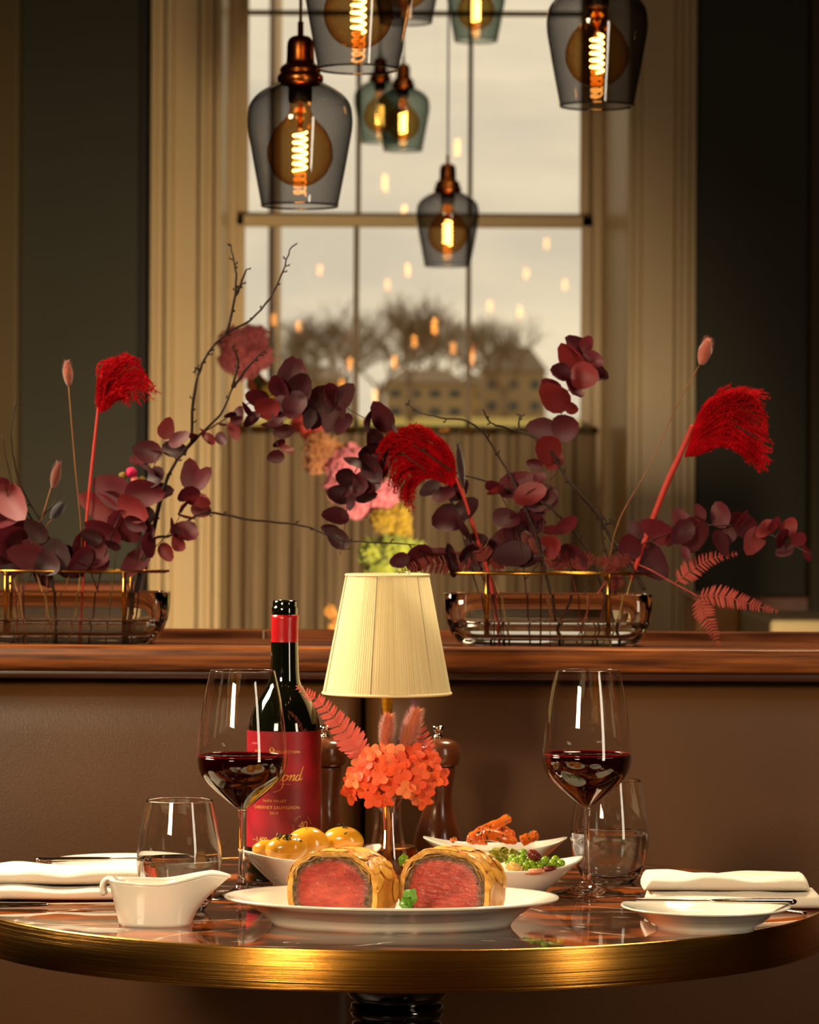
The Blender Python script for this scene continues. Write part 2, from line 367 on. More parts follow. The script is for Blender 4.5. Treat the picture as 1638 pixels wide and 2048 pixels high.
# ================================================================= BANQUETTE
BD = 4.12
LC = mat('brown_leather', (98, 64, 35), .4, c2=(87, 56, 30), scale=3, bump=.12, bscale=420, spec=.45)
bq = thing('banquette', 'brown leather banquette with walnut top rail behind the table', 'bench', (0, BD, 0))
rt = P(819, 1295, BD).z; rb = P(819, 1342, BD).z
def leather(name, x0, x1):
    nx, nz_ = 40, 40
    def f(u, v):
        x = x0+(x1-x0)*u; z = .42+(rb-.012-.42)*v
        e = min(u, 1-u)*(x1-x0); ez = (1-v)*(rb-.42)
        y = .055*math.exp(-e/.006)+.03*math.exp(-ez/.012)-.012*math.sin(v*PI)+.0025*noise.noise(Vector((x*4, z*5, 2)))
        return (x, y, z)
    us = [0, .001, .002, .004, .006, .01, .015, .03]+[i/22 for i in range(1, 22)]+[.97, .985, .99, .994, .996, .998, .999, 1]
    vs_ = [i/24 for i in range(24)]+[.965, .975, .985, .99, .995, 1]
    vs = [f(u, v) for v in vs_ for u in us]; n_ = len(us)
    fs = [(j*n_+i, j*n_+i+1, (j+1)*n_+i+1, (j+1)*n_+i) for j in range(len(vs_)-1) for i in range(n_-1)]
    return link(name, mesh(vs, fs), LC, bq)
sx_ = P(727, 1400, BD).x
leather('back_cushion', -1.9, sx_-.0005); leather('back_cushion', sx_+.0005, 1.9)
link('back_frame', boxes([(-1.9, 1.9, .06, .14, 0, rb)]), mat('frame_wood_dark', (40, 20, 8), .5), bq, smooth=False)
link('seat', boxes([(-1.9, 1.9, -.10, .055, .40, .47)], .015), LC, bq)
link('seat_base', boxes([(-1.9, 1.9, -.06, .055, 0, .40)]), mat('plinth_dark', (30, 18, 8), .6), bq, smooth=False)
link('top_rail', boxes([(-1.9, 1.9, -.022, .04, rb, rt)], .003), M['wood'], bq)
link('rail_trim', boxes([(-1.9, 1.9, -.012, .04, rb-.010, rb)], .001), mat('rail_trim_dark', (60, 28, 10), .3), bq)
ZL = rt-.003
link('ledge', boxes([(-1.9, 1.9, .04, .33, ZL-.03, ZL)], .001), M['woodm'], bq)
rz_ = P(819, 1262, BD+.33).z
rr = thing('rear_rail', 'second walnut rail standing behind the flower ledge', 'rail', (0, BD+.33, 0))
sx2 = P(527, 1275, BD+.33).x
link('rail_board', boxes([(-1.9, sx2-.0012, .001, .05, .0, rz_)], .002), M['woodm'], rr)
link('rail_board', boxes([(sx2+.0012, 1.9, .001, .05, .0, rz_)], .002), M['woodm'], rr)
link('joint_strip', boxes([(sx2-.0012, sx2+.0012, .0, .05, rz_-.06, rz_-.001)]), mat('joint_metal', (150, 130, 110), .4, 1), rr, smooth=False)
# ---- things far right behind the rails
ft = thing('side_table', 'side table with a cream cloth beyond the rail at right', 'table', (0, 7.6, 0))
z0 = P(1500, 1228, 8).z
link('tablecloth', boxes([(X(1505, 8), X(1800, 8), 0, .7, z0-.35, z0)], .01), mat('cream_cloth', (150, 130, 92), .8), ft)
for x in (1520, 1780):
    for y in (.06, .62): link('leg', boxes([(X(x, 8)-.02, X(x, 8)+.02, y, y+.04, 0, z0-.35)]), M['panel'], ft, smooth=False)
at_ = thing('amber_cabinet', 'amber wooden cabinet end beyond the rail at right', 'cabinet', (0, 8.4, 0))
link('body', boxes([(X(1392, 8.4), X(1482, 8.4), 0, .4, 0, P(1440, 1200, 8.4).z)], .01), mat('amber_wood', (150, 96, 38), .5), at_, smooth=False)
link('top', boxes([(X(1386, 8.4), X(1490, 8.4), -.01, .42, P(1440, 1200, 8.4).z, P(1440, 1192, 8.4).z)], .003), M['dado'], at_, smooth=False)
# ================================================================= TABLE
TC = Vector((-.0105, 3.60, 0)); TR = .439
tb = thing('round_table', 'round marble table with a wide brass edge band and black pedestal', 'table', TC)
def marble():
    m = bpy.data.materials.new('brown_marble'); m.use_nodes = True; t = m.node_tree; b = t.nodes['Principled BSDF']
    b.inputs['Roughness'].default_value = .045; b.inputs['Specular IOR Level'].default_value = .5
    N = t.nodes.new; L = t.links.new
    tc = N('ShaderNodeTexCoord'); mp = N('ShaderNodeMapping'); mp.inputs['Scale'].default_value = (1, 2.0, 1); mp.inputs['Rotation'].default_value = (0, 0, .5); L(tc.outputs['Object'], mp.inputs[0])
    def noi(sc, de, dist=0):
        k = N('ShaderNodeTexNoise'); k.inputs['Scale'].default_value = sc; k.inputs['Detail'].default_value = de; k.inputs['Distortion'].default_value = dist; L(mp.outputs[0], k.inputs[0]); return k
    def ramp(src, ps):
        r = N('ShaderNodeValToRGB'); cr = r.color_ramp
        while len(cr.elements) < len(ps): cr.elements.new(.5)
        for e, (p, c) in zip(cr.elements, ps): e.position = p; e.color = c if len(c) == 4 else (*c, 1)
        L(src, r.inputs[0]); return r
    base = ramp(noi(7, 6, .8).outputs[0], [(.38, srgb((40, 24, 18))), (.49, srgb((60, 36, 24))), (.53, srgb((130, 62, 22))), (.64, srgb((176, 88, 32)))])
    vr = N('ShaderNodeTexVoronoi'); vr.feature = 'DISTANCE_TO_EDGE'; vr.inputs['Scale'].default_value = 5.5
    ad = N('ShaderNodeVectorMath'); ad.operation = 'MULTIPLY_ADD'; ad.inputs[1].default_value = (.14, .14, .14); L(noi(5, 4).outputs[1], ad.inputs[0]); L(mp.outputs[0], ad.inputs[2]); L(ad.outputs[0], vr.inputs[0])
    vein = ramp(vr.outputs[0], [(0, (1, 1, 1)), (.009, (.35, .35, .35)), (.02, (0, 0, 0))])
    br = ramp(noi(9, 3).outputs[0], [(.46, (0, 0, 0)), (.6, (1, 1, 1))])
    mu = N('ShaderNodeMath'); mu.operation = 'MULTIPLY'; L(vein.outputs[0], mu.inputs[0]); L(br.outputs[0], mu.inputs[1])
    pt = ramp(noi(16, 6, 1.2).outputs[0], [(.67, (0, 0, 0)), (.72, (1, 1, 1))])
    mx0 = N('ShaderNodeMath'); mx0.operation = 'MAXIMUM'; L(mu.outputs[0], mx0.inputs[0]); L(pt.outputs[0], mx0.inputs[1])
    mx = N('ShaderNodeMix'); mx.data_type = 'RGBA'; L(mx0.outputs[0], mx.inputs[0]); L(base.outputs[0], mx.inputs[6]); mx.inputs[7].default_value = srgb((214, 196, 176))
    L(mx.outputs[2], b.inputs['Base Color']); return m
link('marble_top', lathe([(0, TZ-.03), (TR-.0045, TZ-.03), (TR-.0045, TZ), (0, TZ)], 160), marble(), tb, smooth=False)
BT = .0385
def bandmat():   # brass brushed round the rim: fine grooves tilt the normal up and down only
    m = mat('brass_band', (196, 144, 66), .24, 1, c2=(172, 120, 48), scale=3, stretch=(1, 1, 6))
    t = m.node_tree; b = t.nodes['Principled BSDF']; N = t.nodes.new; L = t.links.new
    tc = N('ShaderNodeTexCoord'); mp = N('ShaderNodeMapping'); mp.inputs['Scale'].default_value = (3, 3, 9000); L(tc.outputs['Object'], mp.inputs[0])
    nz = N('ShaderNodeTexNoise'); nz.inputs['Scale'].default_value = 1; nz.inputs['Detail'].default_value = 1; L(mp.outputs[0], nz.inputs[0])
    mr = N('ShaderNodeMapRange'); mr.inputs[1].default_value = .3; mr.inputs[2].default_value = .7; mr.inputs[3].default_value = -.6; mr.inputs[4].default_value = .6; L(nz.outputs[0], mr.inputs[0])
    cb = N('ShaderNodeCombineXYZ'); L(mr.outputs[0], cb.inputs[2]); ge = N('ShaderNodeNewGeometry'); ad = N('ShaderNodeVectorMath'); ad.operation = 'ADD'
    L(ge.outputs['Normal'], ad.inputs[0]); L(cb.outputs[0], ad.inputs[1]); no = N('ShaderNodeVectorMath'); no.operation = 'NORMALIZE'; L(ad.outputs[0], no.inputs[0]); L(no.outputs[0], b.inputs['Normal'])
    return m
link('brass_band', lathe([(TR-.0045, TZ-BT), (TR-.001, TZ-BT), (TR, TZ-BT+.001), (TR, TZ-.0008), (TR-.0008, TZ+.0004), (TR-.0040, TZ+.0004), (TR-.0045, TZ)], 200), bandmat(), tb)
M['black'] = mat('black_lacquer', (14, 9, 7), .12, coat=.6)
ped = [(.0, TZ-.031), (.17, TZ-.031), (.17, TZ-.045), (.060, TZ-.05), (.060, TZ-.085), (.056, TZ-.094), (.050, TZ-.102), (.044, TZ-.106), (.047, TZ-.108), (.0505, TZ-.115), (.047, TZ-.122), (.042, TZ-.124),
       (.046, TZ-.127), (.049, TZ-.134), (.045, TZ-.141), (.034, TZ-.15), (.03, TZ-.2), (.042, TZ-.35), (.05, TZ-.45), (.04, TZ-.55), (.035, TZ-.6), (.06, TZ-.62), (.06, .09), (.2, .05), (.24, .02), (.24, 0), (0, 0)]
link('pedestal', lathe(ped, 48), M['black'], tb)
# ================================================================= WINE GLASSES
M['wine'] = mat('red_wine', (26, 1, 3), .02, spec=.5)
M['winerim'] = mat('wine_meniscus', (110, 8, 14), .05)
def wine_glass(px, py, label):
    o = T(px, py); t = thing('wine_glass', label, 'glass', o, group='wine glasses')
    k = 1/1.925/1000
    pr = [(6, 170), (9, 174), (16, 180), (38, 197), (55, 211), (70, 225), (80, 238), (86, 251), (89.2, 266), (89.7, 279), (88.5, 300), (85.5, 330), (81, 362), (76, 393), (70, 422), (64, 447)]
    pr = [(r*k, z*k) for r, z in smoothprof(pr, 4)]
    link('bowl', lathe(pr, 64), M['bowlglass'], t)
    link('bowl_rim', lathe([((64+a)*k, (447+b)*k) for a, b in ((-.6, 0), (-.6, .8), (0, 1.2), (.6, .8), (.6, 0), (0, -.5), (-.6, 0))], 64), M['glass'], t)
    stem = [(0, 170), (7.6, 173), (6.8, 162), (5.8, 148), (5.2, 120), (5.6, 80), (7, 50), (9.5, 32), (14, 22), (26, 14), (45, 8), (66, 4.6), (72, 3.2), (72.5, 2), (71, 1), (0, .8)]
    link('stem', lathe([(r*k, z*k) for r, z in smoothprof(stem, 3)], 56), M['glass'], t)
    zt = 279
    wp = [(0, 176)]+[(r/k-1.1, z/k) for r, z in pr if 178 < z/k < zt]+[(88.4-1.4, zt+1), (86.6, zt), (0, zt-.6)]
    wp = [(max(r, 0)*k, z*k) for r, z in wp]
    link('wine', lathe(wp, 64), M['wine'], t)
    link('wine_meniscus', lathe([((87.2)*k, (zt+.4)*k), (87.6*k, (zt+2.6)*k), (86.9*k, (zt+2.6)*k), (86.4*k, (zt+.4)*k)], 64), M['winerim'], t)
    return t
wine_glass(483, 1795, 'red wine glass in front of the bottle, by the gravy boat')
wine_glass(1173, 1788, 'red wine glass right of the side dishes, by the folded napkin')
# ================================================================= WATER GLASSES
def water_glass(px, py, wl, label):
    o = T(px, py); t = thing('water_glass', label, 'glass', o, group='stemless water glasses')
    out = smoothprof([(0, .0004), (22, 0.4), (25.5, 1.2), (30, 6), (35.5, 16), (39.5, 28), (41.8, 42), (42.3, 50), (41.2, 64), (38.4, 82), (35.2, 98), (33.0, 109)], 4)
    out = [(r/1000, z/1000) for r, z in out]
    top = [(.0329, .1094), (.0324, .1094)]
    inn = smoothprof([(32.2, 109), (34.3, 98), (37.5, 82), (40.2, 64), (41.2, 50), (40.6, 42), (38.0, 28), (33.4, 16), (27, 9.5), (18, 7), (0, 6.5)], 4)
    inn = [(r/1000, z/1000) for r, z in inn]
    link('tumbler', lathe(out+top+inn, 64), M['glass'], t)
    wp = [(max(r-.00012, 0), z+.0001) for r, z in inn if z < wl-.0003][::-1]
    rr_ = wp[-1][0]
    link('water', lathe(wp+[(rr_+.0002, wl), (rr_-.001, wl-.0004), (0, wl-.0005)], 64), M['water'], t)
    return t
water_glass(358, 1820, .051, 'water glass behind the gravy boat')
water_glass(1219, 1764, .054, 'water glass behind the right wine glass')
# ================================================================= BOTTLE
bo = T(567, 1757); bt = thing('wine_bottle', 'dark wine bottle with a crimson label and red foil neck', 'bottle', bo)
KB = 1/1.855/1000
body = smoothprof([(60, 0), (71, 1.5), (73.5, 8), (73.8, 60), (73.8, 200), (73.6, 285), (72, 305), (67, 325), (56, 352), (43, 374), (34, 388), (30.5, 400), (29, 420), (27.5, 460), (26.3, 490), (26, 528)], 3)
M['bottle'] = mat('dark_bottle_glass', (10, 12, 5), .04, spec=.8, coat=.5)
link('body', lathe([(0, .5*KB)]+[(r*KB, z*KB) for r, z in body], 72, ), M['bottle'], bt)
lip = [(25.4, 526), (26.2, 529), (26.4, 540), (25.4, 543), (24.4, 544), (24.6, 551), (23.6, 555), (21, 557), (17, 556.5), (16, 554), (15.5, 520), (0, 519)]
link('lip', lathe([(r*KB, z*KB) for r, z in lip], 48), M['bottle'], bt)
def foilw(a, z): return 1+.06*max(0, math.cos(a-(-.25)))**10*max(0, (z/KB-470)/57)+.02*max(0, math.cos(a+.5))**30*math.sin(z/KB*.12)
M['foil'] = mat('red_foil', (178, 22, 26), .28, c2=(150, 14, 20), scale=30, bump=.4, bscale=70, stretch=(1, 1, .3))
link('foil_capsule', lathe([(27.4*KB, 473*KB)]+[(27.1*KB, z*KB) for z in range(478, 526, 6)]+[(27.4*KB, 527*KB), (26*KB, 527.5*KB)], 72, wob=foilw), M['foil'], bt)
LR = 74.3*KB
def lab_pt(px, py, off=0):   # flat label coordinates in bottle-front pixels -> wrapped
    a = (px-567)*KB/LR; z = (1757-py)*KB
    r = LR+off
    return Vector((r*math.sin(a), -r*math.cos(a), z))
NA = 60; vs = []
for j in range(9):
    for i in range(NA+1):
        a = -1.75+3.5*i/NA; z = (66+j/8*(298-66))*KB
        vs.append((LR*math.sin(a), -LR*math.cos(a), z))
fs = [(j*(NA+1)+i, j*(NA+1)+i+1, (j+1)*(NA+1)+i+1, (j+1)*(NA+1)+i) for j in range(8) for i in range(NA)]
M['label'] = mat('crimson_label', (122, 2, 22), .45, c2=(152, 9, 30), scale=28, detail=6, lo=.4, hi=.6)
lb = link('label', mesh(vs, fs), M['label'], bt)
gold = mat('gold_print', (226, 172, 84), .35, .3)
def text_pts(txt, size, shear=0, bold=0, space=1.0):
    cu_ = bpy.data.curves.new('t', 'FONT'); cu_.body = txt; cu_.size = size; cu_.shear = shear; cu_.offset = bold; cu_.align_x = 'CENTER'; cu_.space_character = space; cu_.resolution_u = 3
    o_ = bpy.data.objects.new('t', cu_); COL.objects.link(o_)
    dg = bpy.context.evaluated_depsgraph_get(); me = bpy.data.meshes.new_from_object(o_.evaluated_get(dg))
    vs = [v.co.copy() for v in me.vertices]; fs = [tuple(p.vertices) for p in me.polygons]
    bpy.data.objects.remove(o_); bpy.data.curves.remove(cu_); bpy.data.meshes.remove(me); return vs, fs
def lab_text(txt, cx, cy, size, **k):
    vs, fs = text_pts(txt, size, **k)
    o_ = link('lettering', mesh([lab_pt(cx+v.x, cy-v.y, .00012) for v in vs], fs), gold, lb); return o_
lab_text('THE          COLLECTION', 553, 1501.5, 7.2, space=1.25)
lab_text('NAPA VALLEY', 550, 1598.5, 7.6, space=1.05)
lab_text('CABERNET SAUVIGNON', 552, 1612, 8.6, space=1.06)
lab_text('2019', 550, 1623, 7.8, space=1.15)
lab_text('40', 609, 1653, 24, shear=.12, space=.8)
lab_text('1,400', 522, 1677, 12.5, bold=.25)
lab_text('OVER', 502, 1676, 4.2); lab_text('FIVE STAR REVIEWS', 560, 1675, 4.2, space=1.2)
ring = 'EST 1974 \u2022 OVER 40 YEARS \u2022 '
for i, ch in enumerate(ring):
    if ch == ' ': continue
    a = math.radians(200)-i/len(ring)*2*PI
    vs, fs = text_pts(ch, 5.4)
    ca, sa = math.cos(a-PI/2), math.sin(a-PI/2)
    link('lettering', mesh([lab_pt(609+19*math.cos(a)+v.x*ca-v.y*sa, 1647-(19*math.sin(a)+v.x*sa+v.y*ca), .00012) for v in vs], fs), gold, lb)
def stroke(pts, w=.9, n=6, name='script_stroke'):
    p2 = spline([(x, y, 0) for x, y in pts], n)
    vs = []; fs = []
    for i, p in enumerate(p2):
        d = (p2[min(i+1, len(p2)-1)]-p2[max(i-1, 0)]).normalized(); nn = Vector((.45, 1, 0)) if 1 else None
        ww = w*(.45+.75*abs(d.y)); s = Vector((-d.y, d.x, 0))*ww
        vs += [lab_pt((p+s).x, (p+s).y, .00014), lab_pt((p-s).x, (p-s).y, .00014)]
    fs = [(2*i, 2*i+1, 2*i+3, 2*i+2) for i in range(len(p2)-1)]
    return vs, fs
def script(strokes):
    V, Fc = [], []
    for s_ in strokes:
        a, b = stroke(*s_) if isinstance(s_, tuple) else stroke(s_)
        k = len(V); V += a; Fc += [tuple(x+k for x in f) for f in b]
    link('script_lettering', mesh(V, Fc), gold, lb)
B = 1555
script([[(500, 1556), (506, 1543), (513, 1527), (508, 1533), (514, 1524), (524, 1524), (524, 1533), (514, 1540), (508, 1541), (514, 1546), (521, 1556), (526, 1554)],
        [(534, 1546), (529, 1545), (525, 1552), (528, 1556), (533, 1550), (536, 1544), (533, 1553), (536, 1556), (540, 1550), (543, 1544), (541, 1552), (544, 1556), (549, 1549), (551, 1544), (546, 1562), (540, 1572), (536, 1570), (545, 1560), (552, 1552)],
        [(549, 1556), (554, 1545), (552, 1553), (559, 1544), (556, 1554), (564, 1544), (562, 1552), (565, 1555)],
        [(577, 1545), (571, 1545), (567, 1552), (570, 1556), (576, 1552), (578, 1546), (574, 1545), (580, 1547), (583, 1545)],
        [(585, 1544), (580, 1556), (585, 1548), (591, 1544), (590, 1549), (587, 1555), (590, 1555), (594, 1551)],
        [(603, 1546), (598, 1545), (593, 1552), (596, 1556), (601, 1551), (610, 1528), (602, 1550), (603, 1555), (608, 1551)],
        ([(562, 1563), (575, 1563), (583, 1563)], .5), ([(568, 1556), (567, 1567), (560, 1575), (548, 1579)], .6)])
script([([(545+5.5*math.cos(a)*(.85), 1498+7.5*math.sin(a)) for a in [i*2*PI/14 for i in range(15)]], .7), ([(542, 1495), (545, 1500), (548, 1495)], .7), ([(545, 1500), (545, 1503)], .7)])
# ================================================================= PEPPER MILLS
M['millwood'] = mat('dark_beech', (104, 54, 26), .25, c2=(78, 38, 17), scale=9, stretch=(1, 1, .25), coat=.35)
def mill(px, py, label):
    o = T(px, py); t = thing('pepper_mill', label, 'mill', o, group='wooden mills')
    k = 1/1.76/1000
    pb = smoothprof([(48, 0), (49.5, 5), (50, 20), (49, 40), (44, 62), (36, 84), (31, 104), (29.5, 125), (31, 150), (33.5, 170), (35, 182), (34.5, 187), (31, 189)], 4)
    link('body', lathe([(0, 0)]+[(r*k, z*k) for r, z in pb]+[(0, 189*k)], 48), M['millwood'], t)
    ph = smoothprof([(28, 189.5), (36, 190), (42, 196), (45, 208), (45.5, 218), (43, 230), (36, 239), (24, 244), (8, 246), (0, 246.2)], 4)
    link('head', lathe([(0, 189.5*k)]+[(r*k, z*k) for r, z in ph], 48), M['millwood'], t)
    pk = [(0, 246), (10.5, 246), (10.5, 249), (8, 251), (7.5, 256), (9.5, 258), (12.5, 260), (13.2, 262), (13.2, 268), (12, 270), (0, 271)]
    kn = link('knob', lathe([(r*k, z*k) for r, z in pk], 20), M['steel'], t)
    return t
mill(648, 1722, 'dark wooden mill standing behind the red labelled bottle')
mill(875, 1722, 'dark wooden mill behind the coral flowers and carrot dish')
# ================================================================= LAMP
lo = T(772, 1744); lp = thing('table_lamp', 'small brass table lamp with a cream string shade', 'lamp', lo)
KL = 1/(FPX/lo.y)
M['shade'] = mat('cream_thread', (236, 220, 172), .8, tl=.25, c2=(222, 202, 148), scale=1, sheen=.2)
t_ = M['shade'].node_tree; mpn = [x for x in t_.nodes if x.type == 'MAPPING'][0]; tcn = [x for x in t_.nodes if x.type == 'TEX_COORD'][0]
t_.links.new(tcn.outputs['UV'], mpn.inputs[0]); mpn.inputs['Scale'].default_value = (120, .6, 1)
def shw(a, z):
    return 1+.0035*math.sin(a*150)+.004*math.sin(a*14)
prs = [(128-45*(i/10), 358+236*(i/10)) for i in range(11)]
link('lamp_shade', lathe_uv([(r*KL, z*KL) for r, z in prs], 600, wob=shw), M['shade'], lp)
M['braid'] = mat('cream_binding', (226, 206, 156), .7)
def ringm(r, z, rad): return tube([(r*math.cos(a), r*math.sin(a), z) for a in [i*2*PI/96 for i in range(97)]], rad, 8)
link('shade_binding', ringm(128*KL, 358*KL, .0016), M['braid'], lp)
link('shade_binding', ringm(83*KL, 594*KL, .0014), M['braid'], lp)
for i in range(6):
    a = i*PI/3+.35-PI/2-.6
    link('shade_wire', tube([(127*KL*math.cos(a), 127*KL*math.sin(a), 359*KL), (83.5*KL*math.cos(a), 83.5*KL*math.sin(a), 594*KL)], .0007, 6), mat('shade_wire_thread', (150, 136, 104), .7) if i == 0 else M['sw'], lp)
    if i == 0: M['sw'] = bpy.data.materials['shade_wire_thread']
link('pole', lathe([(0, 52*KL), (14*KL, 52*KL), (11*KL, 60*KL), (11*KL, 520*KL), (6*KL, 525*KL), (0, 525*KL)], 32), M['brass'], lp)
wv = []; wf = []
for a in (0.3, 0.3+2*PI/3, .3+4*PI/3): tube_data([(0, 0, 524*KL), (83*KL*math.cos(a), 83*KL*math.sin(a), 594*KL)], .0009, 6, wv, wf)
link('shade_carrier', mesh(wv, wf), M['brass_dark'], lp)
link('carrier_clip', tube([Vector((x, 64*KL, z*KL)) for x, z in ((.010, 594), (.0125, 597), (.022, 598), (.0245, 594), (.0245, 588))], .0007, 6), M['steel'], lp)
def reed(a, z): return 1+.022*math.sin(a*44)
link('base', lathe([(0, 0), (56*KL, 0), (58*KL, 3*KL), (57*KL, 8*KL), (57*KL, 46*KL), (59*KL, 49*KL), (57*KL, 52*KL), (0, 53*KL)], 264, wob=lambda a, z: reed(a, z) if 7*KL < z < 47*KL else 1), M['brass_dark'], lp)
# ================================================================= BREAD PLATES
def plate(px, py, rim, foot, zr, label, zf=.008):
    o = T(px, py); t = link('bread_plate', lathe([(0, .004), (foot-.003, .004), (foot-.002, 0), (foot, 0), (foot+.0005, .004), (foot+.010, zr*.38), (rim*.80, zr*.72), (rim-.002, zr-.0022), (rim, zr-.001), (rim-.0006, zr), (rim-.003, zr-.0004), (rim*.84, zr*.80), (foot+.014, zr*.52), (foot+.004, zf), (foot*.6, zf-.001), (0, zf-.001)], 96), M['china'], loc=o)
    return tag(t, label, 'plate', 'white bread plates')
plate(1411, 1858, .081, .047, .023, 'white bread plate at the right edge of the table', .009)
plate(248, 1764, .081, .047, .023, 'white bread plate at the back left, behind the folded napkin', .009)
def knife(p0, p1, w, label, cat='knife', name='butter_knife', g=None):
    d = (p1-p0); L = d.length; o = thing(name, label, cat, p0, 0, g); o.rotation_euler = (0, -math.asin(d.z/L), math.atan2(d.y, d.x))
    h = smoothprof([(0, 2.0), (3, 4.4), (10, 4.8), (40, 4.2), (70, 3.4), (80, 2.2)], 3)
    vs = []; fs = []; sg = 12
    for x, r in h:
        for k in range(sg):
            a = 2*PI*k/sg; vs.append((x/1000*L/.162, r*w*math.cos(a)/1000*1.5, r*.62*math.sin(a)/1000))
    n_ = len(h); fs = [(i*sg+k, i*sg+(k+1) % sg, (i+1)*sg+(k+1) % sg, (i+1)*sg+k) for i in range(n_-1) for k in range(sg)]+[tuple(range(sg-1, -1, -1)), tuple((n_-1)*sg+k for k in range(sg))]
    link('handle', mesh(vs, fs), M['steel'], o)
    bl = [(79, -2.5), (84, -5.5), (120, -8), (150, -8), (160, -2), (162, 3), (150, 6), (100, 6), (82, 4.5), (79, 2.5)]
    vs = [(x/1000*L/.162, y*w/1000, z) for z in (-.0005, .0005) for x, y in bl]; m_ = len(bl)
    link('blade', mesh(vs, [tuple(range(m_-1, -1, -1)), tuple(m_+i for i in range(m_))]+[(i, (i+1) % m_, m_+(i+1) % m_, m_+i) for i in range(m_)]), M['steel'], o, smooth=False)
    return o
zk = TZ+.0232+.0030
a = T(1581, 1791, zk); b = T(1240, 1789, zk)
knife(Vector((a.x, 3.34, zk)), Vector((b.x, 3.345, zk)), 1.0, 'steel butter knife lying across the right bread plate', g='butter knives')
knife(Vector((P(78, 1716, 3.74).x, 3.70, zk)), Vector((P(78, 1716, 3.74).x+.162, 3.73, zk)), 1.0, 'steel butter knife lying across the back left bread plate', g='butter knives')
# dinner knife bottom left, fork at right
knife(Vector((-.492+.06, 3.475, TZ+.0034)), Vector((P(250, 1808, 3.49).x, 3.50, TZ+.0034)), 1.1, 'dark steel dinner knife lying in front of the left napkin', name='dinner_knife')
def fork(p0, L, label, rz):
    o = thing('fork', label, 'fork', p0, rz)
    h = smoothprof([(0, 3), (4, 6), (12, 6.5), (50, 3.6), (100, 2.6), (125, 4)], 3); vs = []; sg = 12
    for x, r in h:
        for k in range(sg):
            a = 2*PI*k/sg; vs.append((-x/1000*L/.19, r*math.cos(a)/1000, .0022+.0018*math.sin(a)+.004*math.sin(x/125*PI)))
    n_ = len(h); fs = [(i*sg+k, i*sg+(k+1) % sg, (i+1)*sg+(k+1) % sg, (i+1)*sg+k) for i in range(n_-1) for k in range(sg)]+[tuple(range(sg-1, -1, -1)), tuple((n_-1)*sg+k for k in range(sg))]
    link('handle', mesh(vs, fs), M['steel'], o)
    link('head', grid(7, 6, lambda u, v: (-(.124+.02*u)*L/.19, (v-.5)*(.009+.012*math.sin(u*PI/2)), .0022+.003*(1-math.cos(u*1.5)))), M['steel'], o)
    for k in range(4): link('tine', tube([(-(.143+.0)*L/.19, (k-1.5)*.0055, .0052), (-.165*L/.19, (k-1.5)*.0052, .003), (-.19*L/.19, (k-1.5)*.005, .0058)], .0012, 6), M['steel'], o)
fork(T(1613, 1831), .16, 'steel fork on the marble, tucked under the right napkin', .04)
# ================================================================= NAPKINS
M['linen'] = mat('white_linen', (226, 214, 196), .9, sheen=.3, bump=.35, bscale=900)
def fold(name, x0, x1, yc, dep, z0, th, par, seed, taper0=1, taper1=1, wave=.002):
    # one closed roll of cloth: cross-section rounded slab, running along x
    nx = 60; ns = 28; vs = []
    for i in range(nx+1):
        u = i/nx; x = x0+(x1-x0)*u
        e = min(1, u/.03)**.5*taper0+(1-taper0) if u < .03 else 1
        e2 = min(1, (1-u)/.03)**.5 if u > .97 else 1
        tt = th*(.25+.75*e*e2)*(1+.22*noise.noise(Vector((u*3.2, seed, 0))))
        dd = dep*(1+.08*noise.noise(Vector((u*2.5, seed+5, 0))))*(.9+.1*e*e2)
        for k in range(ns):
            a = 2*PI*k/ns; cx_ = math.copysign(abs(math.cos(a))**.45, math.cos(a)); sz_ = math.copysign(abs(math.sin(a))**.8, math.sin(a))
            lift = wave*noise.noise(Vector((u*4, cx_*1.3, seed)))*(1 if sz_ > 0 else .2)
            top = z0+tt*.5+tt*.5*sz_+(lift+.3*wave*math.sin(u*7+seed+cx_*2) if sz_ > 0 else 0)
            vs.append((x, yc+dd*cx_*.5+.004*noise.noise(Vector((u*3, seed+9, 0))), max(top, z0)))
    fs = [(i*ns+k, i*ns+(k+1) % ns, (i+1)*ns+(k+1) % ns, (i+1)*ns+k) for i in range(nx) for k in range(ns)]+[tuple(range(ns-1, -1, -1)), tuple(nx*ns+k for k in range(ns))]
    return link(name, fixn(mesh(vs, fs)), M['linen'], par)
nl = thing('napkin', 'white linen napkin folded in layers at the left edge of the table', 'napkin', (-.33, 3.575, TZ))
fold('lower_fold', -.105, .085, 0, .085, .0006, .014, nl, 1, wave=.0015)
fold('upper_fold', -.10, .080, .008, .075, .0150, .017, nl, 4, wave=.003)
nr = thing('napkin', 'white linen napkin folded in layers behind the right bread plate', 'napkin', (.325, 3.525, TZ))
fold('lower_fold', -.085, .090, 0, .070, .0006, .017, nr, 11, wave=.001)
fold('upper_fold', -.088, .078, .006, .068, .0178, .015, nr, 19, wave=.004)
